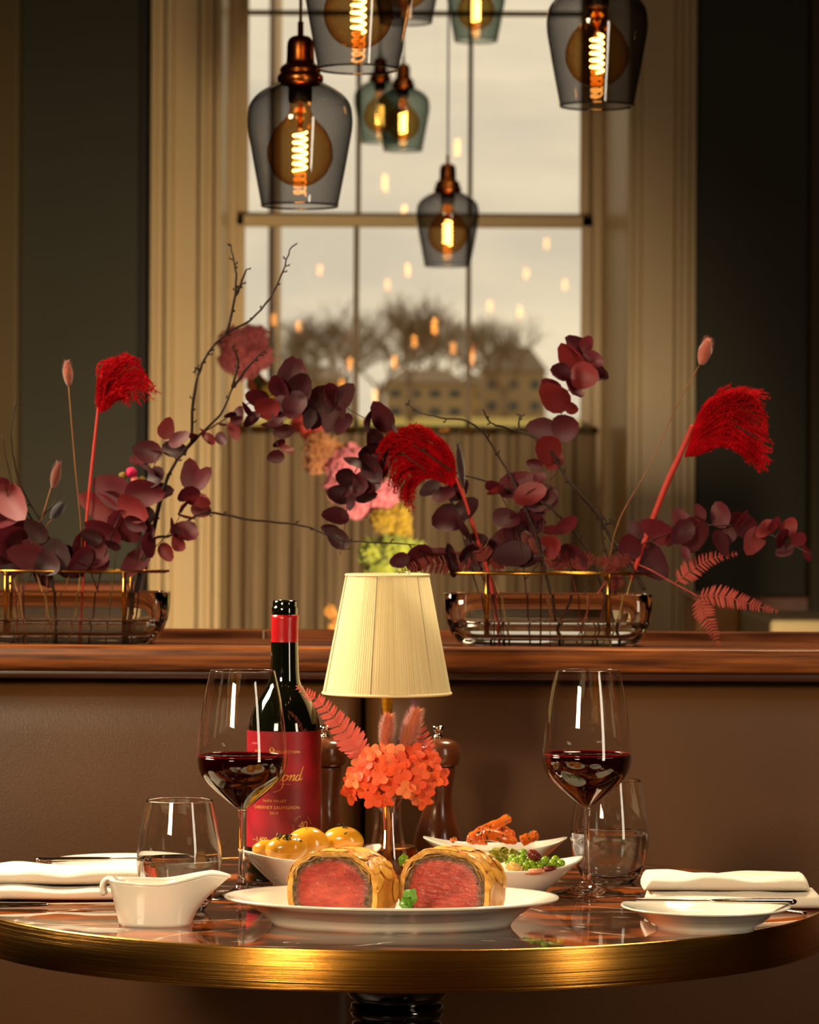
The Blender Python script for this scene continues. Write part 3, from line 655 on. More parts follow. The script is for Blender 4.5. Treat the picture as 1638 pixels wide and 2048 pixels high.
# ================================================================= GRAVY BOAT
gb_o = T(309, 1853); gb_o.y += .012
gv = thing('gravy_boat', 'white china gravy boat with a curled handle and long spout', 'gravy boat', gb_o)
KG = 1/(FPX/gb_o.y)
def ring_pt(a, lev):      # lev 0 base .. 1 rim; local px units -> m
    c, s_ = math.cos(a), math.sin(a)
    bx = 72*math.copysign(abs(c)**.85, c); by = 44*math.copysign(abs(s_)**.85, s_)
    sp = max(0, c)**5; hn = max(0, -c)**8
    rx = (c*100 if c < 0 else c*98)+sp*48+5; ry = 60*math.copysign(abs(s_)**.9, s_)*(1-.30*sp)
    rimz = 90+22*max(0, c)**2.0-4*(1-abs(c))+4*hn-13*max(0, (c-.86)/.14)**1.5
    e = lev**.75 if lev < .8 else .8**.75+(lev-.8)*(1-.8**.75)/.2
    ex = lev**(1.0 if c < 0 else 1.55)
    x = bx+(rx-bx)*ex; y = by+(ry-by)*lev**1.1; z = rimz*lev
    return Vector((x, y, z))
na = 72; nl_ = 14; vs = []; fs = []
lv = [i/nl_ for i in range(nl_+1)]
for l in lv:
    for i in range(na): vs.append(ring_pt(2*PI*i/na, l)*KG)
for l in lv[::-1]:
    for i in range(na):
        p = ring_pt(2*PI*i/na, l); q = Vector((p.x*.955, p.y*.90, p.z)); 
        if l < .999: q.z = max(p.z, 6)
        vs.append(q*KG)
R_ = 2*(nl_+1)
fs = [(j*na+i, j*na+(i+1) % na, (j+1)*na+(i+1) % na, (j+1)*na+i) for j in range(R_-1) for i in range(na)]+[tuple(range(na-1, -1, -1)), tuple((R_-1)*na+i for i in range(na))]
bo_ = link('boat_body', fixn(mesh(vs, fs)), M['china'], gv)
# rolled rim and curled handle
rimp = [ring_pt(2*PI*i/na, 1)*KG for i in range(na+1)]
link('rolled_rim', tube([p*.985+Vector((0, 0, .0004)) for p in rimp], .0014, 8), M['china'], gv)
hp = spline([(-76, 0, 86), (-88, 0, 93), (-99, 0, 91), (-105, 0, 80), (-104, 0, 68), (-100, 0, 60)], 5)
vs = []; sg = 14
for i, p in enumerate(hp):
    d = (hp[min(i+1, len(hp)-1)]-hp[max(i-1, 0)]).normalized(); nrm = Vector((-d.z, 0, d.x)); w_ = 24*(1-.45*i/len(hp)); th_ = 4.0+4.5*(i/len(hp))
    if i > len(hp)-4: e_ = (len(hp)-i)/4; w_ *= math.sqrt(e_); th_ *= math.sqrt(e_)
    for k in range(sg):
        a = 2*PI*k/sg; vs.append(((p+Vector((0, 1, 0))*math.cos(a)*w_+nrm*math.sin(a)*th_)*KG))
n_ = len(hp); link('handle', fixn(mesh(vs, [(i*sg+k, i*sg+(k+1) % sg, (i+1)*sg+(k+1) % sg, (i+1)*sg+k) for i in range(n_-1) for k in range(sg)]+[tuple(range(sg)), tuple((n_-1)*sg+k for k in range(sg))])), M['china'], gv)
# ================================================================= PLATTER
PO = Vector((T(783, 1850).x, 3.355, TZ))
def oval(name, rows, m, loc, label, cat, seg=120, sad=0, rz=0):
    vs = []
    for a_, b_, z in rows:
        for i in range(seg):
            t = 2*PI*i/seg; c = math.cos(t)
            vs.append((a_*c, b_*math.sin(t), z+sad*(c*c)*(z/rows[-1][2] if rows[-1][2] else 0)))
    n_ = len(rows); fs = [(j*seg+i, j*seg+(i+1) % seg, (j+1)*seg+(i+1) % seg, (j+1)*seg+i) for j in range(n_-1) for i in range(seg)]+[tuple(range(seg-1, -1, -1)), tuple((n_-1)*seg+i for i in range(seg))]
    o = link(name, fixn(mesh(vs, fs)), m, loc=loc); o.rotation_euler = (0, 0, rz); return tag(o, label, cat)
mm = lambda rows: [(a/1000, b/1000, z/1000) for a, b, z in rows]
oval('serving_platter', mm([(108, 60, 1.5), (111, 62, 0), (114, 65, 0), (116, 67, 4), (124, 74, 12), (140, 92, 21), (156, 106.5, 25), (160, 110, 26.2), (160.6, 110.6, 27.6), (159.5, 109.5, 28.6), (156, 107, 28.2), (138, 92, 22), (122, 76, 12), (114, 69, 8), (100, 58, 7), (20, 12, 7), (0.5, .3, 7)]), M['china'], PO, 'large oval white china platter under the two wellington halves', 'platter')
# ================================================================= BOWLS
def boat_bowl(c, rz, label, hl=.078, hw=.045, hz=.79):
    rows = []
    def row(f, g, z, sad): rows.append((hl*f, hw*g, z, sad))
    for f, g, z, s in ((.30, .42, .001, 0), (.33, .46, 0, 0), (.36, .5, .001, 0), (.48, .66, .008, .05), (.64, .82, .019, .25), (.80, .93, .029, .55), (.93, .99, .037, .85), (1, 1.03, .041, 1), (1.005, 1.04, .0425, 1), (.995, 1.02, .0435, 1), (.97, .99, .0425, .95), (.88, .93, .036, .8), (.70, .83, .025, .4), (.5, .64, .013, .1), (.3, .4, .007, 0), (.01, .01, .006, 0)): row(f, g, z, s)
    seg = 96; vs = []
    for a_, b_, z, s in rows:
        for i in range(seg):
            t = 2*PI*i/seg; c_ = math.cos(t); s_ = math.sin(t)
            vs.append((a_*c_, b_*math.copysign(abs(s_)**1.12, s_), z*hz+s*(.0095*abs(c_)**3-.001*(1-abs(c_)))))
    n_ = len(rows); fs = [(j*seg+i, j*seg+(i+1) % seg, (j+1)*seg+(i+1) % seg, (j+1)*seg+i) for j in range(n_-1) for i in range(seg)]+[tuple(range(seg-1, -1, -1)), tuple((n_-1)*seg+i for i in range(seg))]
    o = link('side_bowl', fixn(mesh(vs, fs)), M['china'], loc=c); o.rotation_euler = (0, 0, rz); return tag(o, label, 'bowl', 'white boat shaped side bowls')
B1 = Vector((P(620, 1780, 3.63).x, 3.635, TZ)); B2 = Vector((P(1015, 1795, 3.585).x, 3.585, TZ)); B3 = Vector((P(990, 1730, 3.80).x, 3.80, TZ))
boat_bowl(B1, math.radians(22), 'white boat shaped bowl holding the yellow potatoes', hz=.89)
boat_bowl(B2, math.radians(6), 'white boat shaped bowl holding peas and bacon')
boat_bowl(B3, 0, 'white boat shaped bowl holding the carrots', hw=.040)
# ---- potatoes
M['potato'] = mat('buttered_potato', (216, 160, 40), .2, c2=(196, 132, 30), scale=14, bump=.25, bscale=50, coat=.6, sss=.15)
M['herb'] = mat('chopped_herb', (20, 34, 8), .4)
M['herb2'] = mat('chopped_chive', (44, 62, 14), .4)
def flake(px, py, d, s, m=None, par=None, base=None, name='herb_flake'):
    r = random.random; sc = s/(FPX/d); me = boxes([(-sc, sc, -sc*.4, sc*.4, -sc*.15, sc*.15)])
    o = link(name, me, m or M['herb'], par, smooth=False)
    p = P(px, py, d); o.location = p-(base if base else Vector((0, 0, 0))); o.rotation_euler = (r()*2, r()*2, r()*6); return o
def potato(px, py, d, rx, rz_, label, tilt=0, herbs=()):
    c = P(px, py, d); k = 1/(FPX/d)
    o = thing('potato', label, 'potato', c, 0, 'buttered potatoes in the left bowl')
    m_ = link('flesh', ball(1, 4, (rx*k, rx*k*.72, rz_*k), .05, 1.4, seed=px), M['potato'], o); m_.rotation_euler = (0, tilt, 0)
    for hx, hy, s in herbs:
        u = (hx-px)/rx; v = (py-hy)/rz_; w = max(0, 1-u*u-v*v)
        flake(hx, hy, d-math.sqrt(w)*rx*k*.72-.0003, s, M['herb'] if s > 2.4 else M['herb2'], o, c)
potato(537, 1700, 3.630, 32, 20, 'small yellow potato at the left end of the potato bowl', .1)
potato(572, 1697, 3.605, 42, 28, 'yellow potato at the front of the bowl topped with a heap of herbs', -.12,
       [(568+random.uniform(-15, 18), 1673+random.uniform(-5, 6), random.uniform(2.6, 3.8)) for _ in range(26)]+[(601, 1682, 3.4), (594, 1679, 3)])
potato(617, 1688, 3.655, 42, 34, 'large yellow potato in the middle of the bowl', .05, [(612, 1658, 2.6), (615, 1656, 2.2), (641, 1690, 1.2)])
potato(688, 1681, 3.675, 40, 28, 'yellow potato at the right end of the bowl with herbs on top', .12, [(684+random.uniform(-9, 9), 1651+random.uniform(-4, 4), random.uniform(2.4, 3.3)) for _ in range(12)]+[(690, 1667, 2.6), (693, 1666, 2)])
# ---- peas, bacon, cabbage, onion
M['pea'] = mat('garden_pea', (132, 162, 30), .25, c2=(108, 142, 22), scale=40, coat=.5, sss=.1)
pea_me = ball(1, 3, (.0045, .0045, .0043), .03, 2); pea_me.materials.append(M['pea'])
peas = [(1025, 1716, 3.560), (1031, 1722, 3.557), (1045, 1716, 3.565), (1042, 1726, 3.556), (1053, 1731, 3.553), (1063, 1728, 3.556), (1051, 1741, 3.551), (1075, 1726, 3.560), (1091, 1720, 3.565), (1106, 1727, 3.560), (1122, 1727, 3.566),
        (1080, 1733, 3.555), (1100, 1736, 3.557), (1068, 1738, 3.553), (1037, 1738, 3.560), (1022, 1733, 3.566), (1113, 1733, 3.563), (1090, 1731, 3.568), (1076, 1717, 3.575), (1060, 1719, 3.572), (1018, 1724, 3.575), (1111, 1719, 3.578), (1046, 1706, 3.585), (1029, 1708, 3.585)]
for x, y, d in peas:
    o = link('pea', pea_me, loc=P(x, y, d)); tag(o, 'green pea among the bacon pieces in the right hand side bowl', 'pea', 'peas in the side bowl')
M['bacon'] = mat('crisp_bacon', (128, 42, 28), .35, c2=(88, 26, 20), scale=60, coat=.3)
M['fat'] = mat('bacon_fat', (222, 170, 128), .35, c2=(206, 130, 96), scale=40, coat=.3)
def lump(name, px, py, d, sx, sy, sz, m, label, cat, rot=(0, 0, 0), sub=2, nz=.18, g=None):
    k = 1/(FPX/d); bm = bmesh.new(); bmesh.ops.create_cube(bm, size=2); bmesh.ops.bevel(bm, geom=list(bm.edges), offset=.35, segments=2, affect='EDGES')
    bmesh.ops.subdivide_edges(bm, edges=list(bm.edges), cuts=1)
    for v in bm.verts:
        v.co *= 1+nz*noise.noise(v.co*1.4+Vector((px, py, 0))); v.co = Vector((v.co.x*sx*k, v.co.y*sy*k, v.co.z*sz*k))
    me = bpy.data.meshes.new('m'); bm.to_mesh(me); bm.free(); o = link(name, me, m, loc=P(px, py, d)); o.rotation_euler = rot; return tag(o, label, cat, g)
lump('bacon_piece', 1068, 1711, 3.557, 13, 8, 10, M['bacon'], 'dark red chunk of bacon on top of the peas', 'bacon', (.2, .6, .3))
lump('bacon_piece', 1097, 1737, 3.548, 14, 8, 5, M['bacon'], 'small dark bacon strip at the front edge of the pea bowl', 'bacon', (.1, -.1, .2))
lump('bacon_piece', 1070, 1743, 3.545, 20, 8, 5, M['fat'], 'pale fatty bacon strip at the front edge of the pea bowl', 'bacon', (.1, -.08, .1))
M['onion'] = mat('braised_onion', (222, 190, 110), .3, c2=(206, 160, 80), scale=20, coat=.4)
lump('onion_wedge', 1029, 1735, 3.547, 17, 8, 9, M['onion'], 'pale braised onion wedge in front of the peas', 'onion', (0, .2, 0))
M['cabbage'] = mat('savoy_cabbage', (138, 128, 28), .35, c2=(104, 104, 20), scale=50, coat=.3)
def leafy(name, px, py, d, w, h, m, label, cat, seed, rot=(0, 0, 0), amp=.18):
    k = 1/(FPX/d)
    me = grid(22, 16, lambda u, v: ((u-.5)*2*w*k*(1-.35*(2*v-1)**2), amp*w*k*(noise.noise(Vector((u*4, v*4, seed)))*1.6+.7*math.sin(u*9+seed)*.5), (v-.5)*2*h*k*(1-.3*(2*u-1)**2)+.12*h*k*noise.noise(Vector((u*7, v*7, seed+3)))))
    md_o = link(name, me, m, loc=P(px, py, d)); md_o.rotation_euler = rot
    sd = md_o.modifiers.new('s', 'SOLIDIFY'); sd.thickness = .0008
    return tag(md_o, label, cat)
leafy('cabbage_leaf', 1003, 1710, 3.580, 26, 16, M['cabbage'], 'crinkled yellow green cabbage leaf at the left of the pea bowl', 'leaf', 2, (.3, .25, .2), .3)
leafy('cabbage_leaf', 1022, 1712, 3.572, 22, 14, M['cabbage'], 'folded cabbage leaf leaning on the peas', 'leaf', 5, (-.3, .3, -.2), .35)
# ---- carrots
M['carrot'] = mat('glazed_carrot', (222, 112, 30), .25, c2=(196, 84, 20), scale=60, coat=.5, sss=.1)
def carrot(pts, r0, r1, d, label, nher):
    k = 1/(FPX/d); q = [P(x, y, d+dd) for x, y, dd in pts]; c = q[0].copy()
    o = thing('carrot', label, 'carrot', c, 0, 'glazed carrots'); sp_ = spline([p-c for p in q], 5); n_ = len(sp_)
    rr_ = [(r0+(r1-r0)*i/(n_-1))*k*(1 if 0 < i < n_-1 else .72) for i in range(n_)]
    cm = tube(sp_, rr_, 7)
    for v in cm.vertices: v.co += Vector((noise.noise(v.co*260), noise.noise(v.co*260+Vector((5, 0, 0))), noise.noise(v.co*260+Vector((0, 9, 0)))))*.0016
    fo = link('flesh', cm, M['carrot'], o); bv = fo.modifiers.new('b', 'BEVEL'); bv.width = .0008; bv.segments = 2
    for _ in range(nher):
        i = random.randint(1, n_-2); p = sp_[i]; me = boxes([(-.0014, .0014, -.0007, .0007, -.0003, .0003)])
        a = random.uniform(-.9, 1.2); f = link('herb_flake', me, M['herb2'], o, smooth=False); f.location = p+Vector((0, -rr_[i]*math.cos(a), rr_[i]*math.sin(a)))*1.0; f.rotation_euler = (random.random()*3, random.random()*3, random.random()*6)
carrot([(945, 1679, .0), (962, 1664, 0), (985, 1652, 0), (1012, 1640, .004), (1019, 1634, .006)], 13, 8, 3.775, 'long glazed carrot baton sticking up out of the dish', 12)
carrot([(965, 1668, -.012), (990, 1672, -.012), (1015, 1679, -.010), (1033, 1682, -.008)], 14, 8, 3.775, 'glazed carrot baton lying across the front of the dish', 9)
carrot([(935, 1676, -.006), (950, 1680, -.008), (975, 1682, -.010)], 10, 10, 3.785, 'short glazed carrot piece low at the left of the dish', 6)
carrot([(1042, 1684, -.008), (1058, 1676, -.008), (1074, 1670, -.004)], 12, 11, 3.775, 'glazed carrot piece at the right side of the dish', 8)
carrot([(988, 1668, .016), (1005, 1660, .016), (1018, 1667, .016), (1022, 1680, .016)], 9, 11, 3.775, 'glazed carrot piece tucked behind the others', 6)
carrot([(901, 1681, .0), (914, 1679, 0)], 6, 5, 3.80, 'small carrot end at the far left of the dish', 3)
# ================================================================= BEEF WELLINGTON
M['beef'] = attr_mat('rare_beef', .32, bump=.8, bscale=300, vary=.32, vscale=230, stretch=(.55, 1, 1.2), coat=.12, sss=.05)
M['dux'] = mat('mushroom_duxelles', (112, 86, 54), .6, c2=(60, 44, 26), scale=260, bump=1, bscale=320)
M['crepe'] = mat('herb_pancake', (176, 130, 62), .5, c2=(120, 82, 36), scale=90)
M['crust'] = attr_mat('baked_pastry', .42, bump=.7, bscale=120, vary=.30, vscale=55, coat=.25)
M['crumb'] = mat('pastry_cut_edge', (226, 176, 84), .6, c2=(196, 134, 50), scale=120, bump=.8, bscale=200)
def outline(a, W_, H_, seed=0):
    c, s_ = math.cos(a), math.sin(a)
    x = math.copysign(abs(c)**.80, c)*W_
    z = H_*(.42+.58*abs(s_)**.85) if s_ >= 0 else H_*(.42-.42*abs(s_)**.45)
    k = 1+.02*noise.noise(Vector((c*2, s_*2, seed)))
    return x*k, z*k
def wellington(loc, rz, label, seed, Wd=.048, Hd=.065, L=.066):
    t = thing('beef_wellington', label, 'wellington', loc, rz)
    N_ = 120
    cz = Hd*.45
    def sc(a, f, fz=None):
        x, z = outline(a, Wd, Hd, seed); fz = fz or f
        return x*f, cz+(z-cz)*fz
    # crust body (outer) local: x across face, y back
    ny = 34; vs = []; cols_ = []
    for j in range(ny+1):
        v = j/ny; y = L*v
        f = 1 if v < .55 else math.sqrt(max(0, 1-((v-.55)/.45)**2.4))
        f = max(f, .02)
        for i in range(N_):
            a = 2*PI*i/N_; x, z = sc(a, 1)
            n1 = noise.noise(Vector((math.cos(a)*2.5, math.sin(a)*2.5, y*55+seed)))
            n2 = noise.noise(Vector((math.cos(a)*6, math.sin(a)*6, y*120+seed)))
            b_ = 1+.028*n1+.014*n2
            vs.append((x*f*b_, y, max(.0004, (cz+(z-cz)*b_)*f if f < 1 else cz+(z-cz)*b_)))
            g_ = min(1, max(0, .5+n1*.9+.25*(z/Hd-.4)))
            cols_.append((*mixc(srgb((232, 166, 58))[:3], srgb((186, 96, 22))[:3], g_), 1))
    fs = [(j*N_+i, j*N_+(i+1) % N_, (j+1)*N_+(i+1) % N_, (j+1)*N_+i) for j in range(ny) for i in range(N_)]
    me = fixn(mesh(vs, fs)); setcol(me, cols_); link('pastry_crust', me, M['crust'], t)
    def ringface(f0, f1, y0, y1, m, name, rag0=0, rag1=0, nr=3, bump=0):
        vs = []
        for k in range(nr+1):
            w = k/nr
            for i in range(N_):
                a = 2*PI*i/N_
                j0 = rag0*noise.noise(Vector((math.cos(a)*4, math.sin(a)*4, seed+1))); j1 = rag1*noise.noise(Vector((math.cos(a)*4, math.sin(a)*4, seed+7)))
                f = (f0+j0)+(f1+j1-f0-j0)*w; x, z = sc(a, f)
                if not m is M['crumb']: z = max(z, .0012)
                y = y0+(y1-y0)*w+bump*noise.noise(Vector((x*260, z*260, seed)))
                vs.append((x, y, max(z, .0006)))
        fs = [(k*N_+i, k*N_+(i+1) % N_, (k+1)*N_+(i+1) % N_, (k+1)*N_+i) for k in range(nr) for i in range(N_)]
        return link(name, mesh(vs, fs), m, t)
    ringface(1.012, .895, 0, .0006, M['crumb'], 'pastry_edge', .01, .01, 4, .0006)
    # upper pastry flakes: two thin wavy layers over the crown
    for q, (fo, y_) in enumerate(((.915, -.0012), (.875, -.0008))):
        vs = []
        for i in range(61):
            a = .25+(PI-.5)*i/60
            w1 = .018*math.sin(a*9+seed+q*2)+.012*math.sin(a*17+q)
            for ff in (fo+w1, fo-.028+w1): vs.append((*[(lambda p: (p[0], y_+.0009*math.sin(a*13+q), p[1]))(sc(a, ff))][0],))
        o_ = link('pancake_layer', mesh(vs, [(2*i, 2*i+1, 2*i+3, 2*i+2) for i in range(60)]), M['crepe'], t)
        sd = o_.modifiers.new('s', 'SOLIDIFY'); sd.thickness = .0012
    ringface(.90, .74, .0004, -.0005, M['dux'], 'duxelles', .012, .05, 10, .0016)
    # beef slice face
    NR = 26; vs = []; cols_ = []
    for k in range(NR+1):
        w = k/NR
        for i in range(N_):
            a = 2*PI*i/N_; rag = .05*noise.noise(Vector((math.cos(a)*1.6, math.sin(a)*1.6, seed+20)))
            x, z = sc(a, (.835+rag)*w*(1.0), (.80+rag)*w); z = max(z, .0015)
            y = -.0016*(1-w**6)+.0004*noise.noise(Vector((x*90, z*240, seed)))+.00022*math.sin(z*1100+4*noise.noise(Vector((x*50, z*50, 0))))*(1-w)
            vs.append((x, y, z))
            e = min(1, max(0, (w-.80)/.20)); e = e*e*(3-2*e)
            pk = mixc(srgb((188, 76, 60))[:3], srgb((146, 40, 34))[:3], min(1, max(0, .45+.8*noise.noise(Vector((x*45, z*60, seed+4))))))
            cols_.append((*mixc(pk, srgb((104, 62, 44))[:3], e), 1))
    fs = [(k*N_+i, k*N_+(i+1) % N_, (k+1)*N_+(i+1) % N_, (k+1)*N_+i) for k in range(NR) for i in range(N_)]
    me = mesh(vs, fs); setcol(me, cols_); link('beef_fillet', me, M['beef'], t)
    # pastry leaves draped on the crust
    rnd = random.Random(seed*7+1)
    rows_ = 0
    for iy, yy in enumerate((.007, .026, .044)):
        for ia in range(7):
            a0 = math.radians(8+ia*27+(13 if iy % 2 else 0)+rnd.uniform(-6, 6))
            if a0 > PI: continue
            yc = yy+rnd.uniform(-.004, .004); th = rnd.choice((.8, -.6, .4, 1.3))+rnd.uniform(-.3, .3)
            LL, WW = rnd.uniform(.021, .030), rnd.uniform(.0075, .0105); nu, nv = 11, 7; vs = []; cc = []
            for jv in range(nv):
                for iu in range(nu):
                    u = iu/(nu-1)*2-1; v = jv/(nv-1)*2-1
                    w_ = (1-u*u)**.55 if abs(u) < 1 else 0
                    lu = u*LL*.5; lv_ = v*WW*w_
                    dy = lu*math.sin(th)+lv_*math.cos(th); ds = lu*math.cos(th)-lv_*math.sin(th)
                    a = a0+ds/(Wd*1.0); y = max(-.0008, yc+dy)
                    vv = y/L; f = 1 if vv < .55 else math.sqrt(max(.02, 1-((min(vv, .995)-.55)/.45)**2.4))
                    hgt = .0002+.0014*(1-v*v)*w_+.0008*noise.noise(Vector((u*2.5, v*2.5, ia+iy*9)))-.0008*math.exp(-(v*5)**2)*w_
                    x, z = sc(a, 1.0); r_ = math.hypot(x, z-cz); q_ = 1.012+hgt/r_
                    vs.append((x*q_*f, y, max(.0008, (cz+(z-cz)*q_)*(f if f < 1 else 1))))
                    ed = max(abs(v)**6, (1-w_)**2); ed = min(1, max(0, ed*.75+.15+.5*noise.noise(Vector((u*2, v*2, ia*3+iy)))))
                    cc.append((*mixc(srgb((240, 178, 70))[:3], srgb((176, 88, 22))[:3], ed), 1))
            me = mesh(vs, [(jv*nu+iu, jv*nu+iu+1, (jv+1)*nu+iu+1, (jv+1)*nu+iu) for jv in range(nv-1) for iu in range(nu-1)]); setcol(me, cc)
            link('pastry_leaf', me, M['crust'], t)
    return t
zp = TZ+.0075
wellington(Vector((P(664, 1800, 3.330).x, 3.330, zp)), math.radians(-27), 'left half of beef wellington, cut face beside the potato bowl', 3)
wellington(Vector((P(888, 1800, 3.335).x, 3.335, zp)), math.radians(-24), 'right half of beef wellington, cut face beside the green leaf', 11, Wd=.0465, Hd=.0665, L=.064)
M['cress'] = mat('fresh_green_leaf', (88, 140, 26), .3, c2=(58, 106, 18), scale=40, coat=.3)
cr = thing('salad_leaves', 'fresh green salad leaves between the two wellington halves', 'salad', P(812, 1802, 3.325))
def cressleaf(px, py, d, w, h, seed, rot):
    k = 1/(FPX/d); b_ = P(812, 1802, 3.325); vs = [(0, 0, 0)]; NA_, NR_ = 28, 6
    for r in range(1, NR_+1):
        for i in range(NA_):
            a = 2*PI*i/NA_; q = r/NR_; e = 1+.10*math.sin(a*5+seed)*q
            x = math.cos(a)*w*k*q*e; z = math.sin(a)*h*k*q*e
            vs.append((x, (.45*q*q*w*k*abs(math.cos(a))+.14*w*k*noise.noise(Vector((x*90, z*90, seed)))-.08*w*k*math.exp(-(math.cos(a)*q*7)**2)), z))
    fs = [(0, 1+i, 1+(i+1) % NA_) for i in range(NA_)]+[(1+r*NA_+i, 1+r*NA_+(i+1) % NA_, 1+(r+1)*NA_+(i+1) % NA_, 1+(r+1)*NA_+i) for r in range(NR_-1) for i in range(NA_)]
    o = link('leaf', mesh(vs, fs), M['cress'], cr); o.location = P(px, py, d)-b_; o.rotation_euler = rot
cressleaf(819, 1798, 3.305, 15, 22, 1, (.15, .35, .15)); cressleaf(806, 1720, 3.38, 9, 13, 4, (.2, .4, 0)); cressleaf(812, 1808, 3.300, 12, 14, 7, (-.3, -.5, .3)); cressleaf(811, 1765, 3.365, 8, 20, 9, (.1, .1, .3))
# ================================================================= PENDANTS
PG_ = thin_glass('smoked_glass', (192, 190, 190), boost=1.5)
PG2 = thin_glass('smoked_green_glass', (188, 196, 190), boost=1.5)
AMB = thin_glass('amber_bulb_glass', (252, 228, 180), boost=1.0, gl=(1, .8, .5))
FIL = mat('glowing_filament', (255, 180, 80), .5, emit=(255, 176, 84), estr=38)
fl = FIL.node_tree.nodes['Principled BSDF']; fl.inputs['Emission Color'].default_value = (1, .50, .15, 1)
CAP = mat('copper_brass_cap', (200, 118, 56), .28, 1, c2=(150, 78, 32), scale=14)
CORD = mat('twisted_cord', (96, 60, 34), .7); SOC = mat('black_socket', (26, 16, 10), .4)
k = 1/1.389/1000
def sp(l): return [(r*k, z*k) for r, z in smoothprof(l, 4)]
pm = {}
pm['glass_shade'] = lathe([((76-1.2)*k, -104*k), (76.5*k, -106.5*k)]+sp([(77, -106), (80, -88), (91, -30), (99, 15), (104.5, 48), (105, 72), (100, 98), (84, 118), (62, 132), (44, 141)]), 72)
pm['shade_lip'] = lathe([(78*k, -105*k), (77*k, -108*k), (74.5*k, -108*k), (74*k, -105*k), (76*k, -104*k), (78*k, -105*k)], 72)
pm['cap'] = lathe(sp([(39, 136), (44, 140), (46, 147), (45, 154), (40, 160), (41, 166), (36, 174), (29, 180), (27.5, 192), (27, 212), (25, 224), (18, 232), (7, 235)])+[(6*k, 236*k), (6*k, 262*k), (3*k, 264*k), (0, 264*k)], 48)
pm['socket'] = lathe([(0, 140*k), (24*k, 140*k), (24*k, 104*k), (22*k, 100*k), (0, 99*k)], 32)
pm['bulb'] = lathe(sp([(21, 99), (21, 88), (26, 74), (38, 60), (52, 44), (63, 20), (66, 0), (63, -20), (50, -44), (30, -60), (10, -66), (0.3, -66.5)]), 48)
hx = [(13*k*math.cos(a)*(1 if 1 else 0), 13*k*math.sin(a), (42-a/(2*PI*5.5)*78)*k) for a in [i*2*PI*5.5/110 for i in range(111)]]
pm['filament'] = tube(hx, 2.3*k, 6)
pm['stem'] = tube([(0, 0, 99*k), (0, 0, 44*k)], 5*k, 8)
MM = {'glass_shade': PG_, 'shade_lip': PG_, 'cap': CAP, 'socket': SOC, 'bulb': AMB, 'filament': FIL, 'stem': thin_glass('stem_glass', (240, 190, 120))}
for q, m_ in MM.items(): pm[q].materials.append(m_)
green = pm['glass_shade'].copy(); green.materials[0] = PG2
def pendant(px, py, d, sc_, label, g, gr=False, xyz=None):
    c = P(px, py, d) if xyz is None else Vector(xyz)
    t = thing('pendant_lamp', label, 'lamp', c, random.uniform(0, 6), g)
    for q in pm:
        if q in ('filament', 'bulb', 'cap', 'socket', 'stem', 'glass_shade', 'shade_lip'):
            o = link(q, green if (gr and q == 'glass_shade') else pm[q], None, t); o.scale = (sc_,)*3
    top = 3.38-c.z
    link('cord', tube([(0, 0, 262*k*sc_), (0, 0, top)], .0026, 6), CORD, t)
    link('ceiling_rose', lathe([(0, top-.01), (.04, top-.01), (.045, top), (.045, top+.02), (0, top+.02)], 24), CAP, t)
GP = 'smoked glass pendant lamps'
pendant(600, 306, 5.04, 1, 'large smoked glass pendant with copper cap at left, fully in view', GP)
pendant(717, 27, 4.80, 1, 'large smoked glass pendant cut off by the top edge, overlapping its left neighbour', GP)
pendant(1194, 110, 5.24, 1, 'smoked glass pendant nearest the right side of the window', GP)
pendant(895, 468, 8.40, 1, 'small smoked glass pendant hanging lowest, in front of the window', GP)
pendant(806, 247, 9.2, .93, 'greenish glass pendant in front of its paler twin below the top left cluster', GP, True)
pendant(760, 232, 9.6, .95, 'pale glass pendant half hidden behind a greenish one', GP, True)
pendant(952, 22, 8.9, 1, 'greenish glass pendant cut off by the top edge, right of centre', GP, True)
pendant(812, -28, 6.6, .9, 'dark glass pendant barely showing at the top edge behind the largest one', GP)
# lamps of the same cluster over the table, above the frame (they mirror in the window panes)
for (x, y, db) in ((548, 640, 2.2), (640, 540, 1.6), (683, 765, 3.2), (775, 570, 1.3), (829, 683, 2.8), (907, 697, 3.0), (946, 700, 3.2), (1040, 623, 2.3), (1053, 548, 1.5), (980, 612, 2.0), (1093, 488, 1.2), (1130, 570, 1.4), (597, 652, 2.5), (700, 728, 3.5)):
    dm = 2*(D1+.004)-db; q = P(x, y, dm)
    pendant(0, 0, 0, 1, 'smoked glass pendant above the frame, mirrored as an orange glow in the panes', 'pendants above the frame', xyz=(q.x, db, q.z))
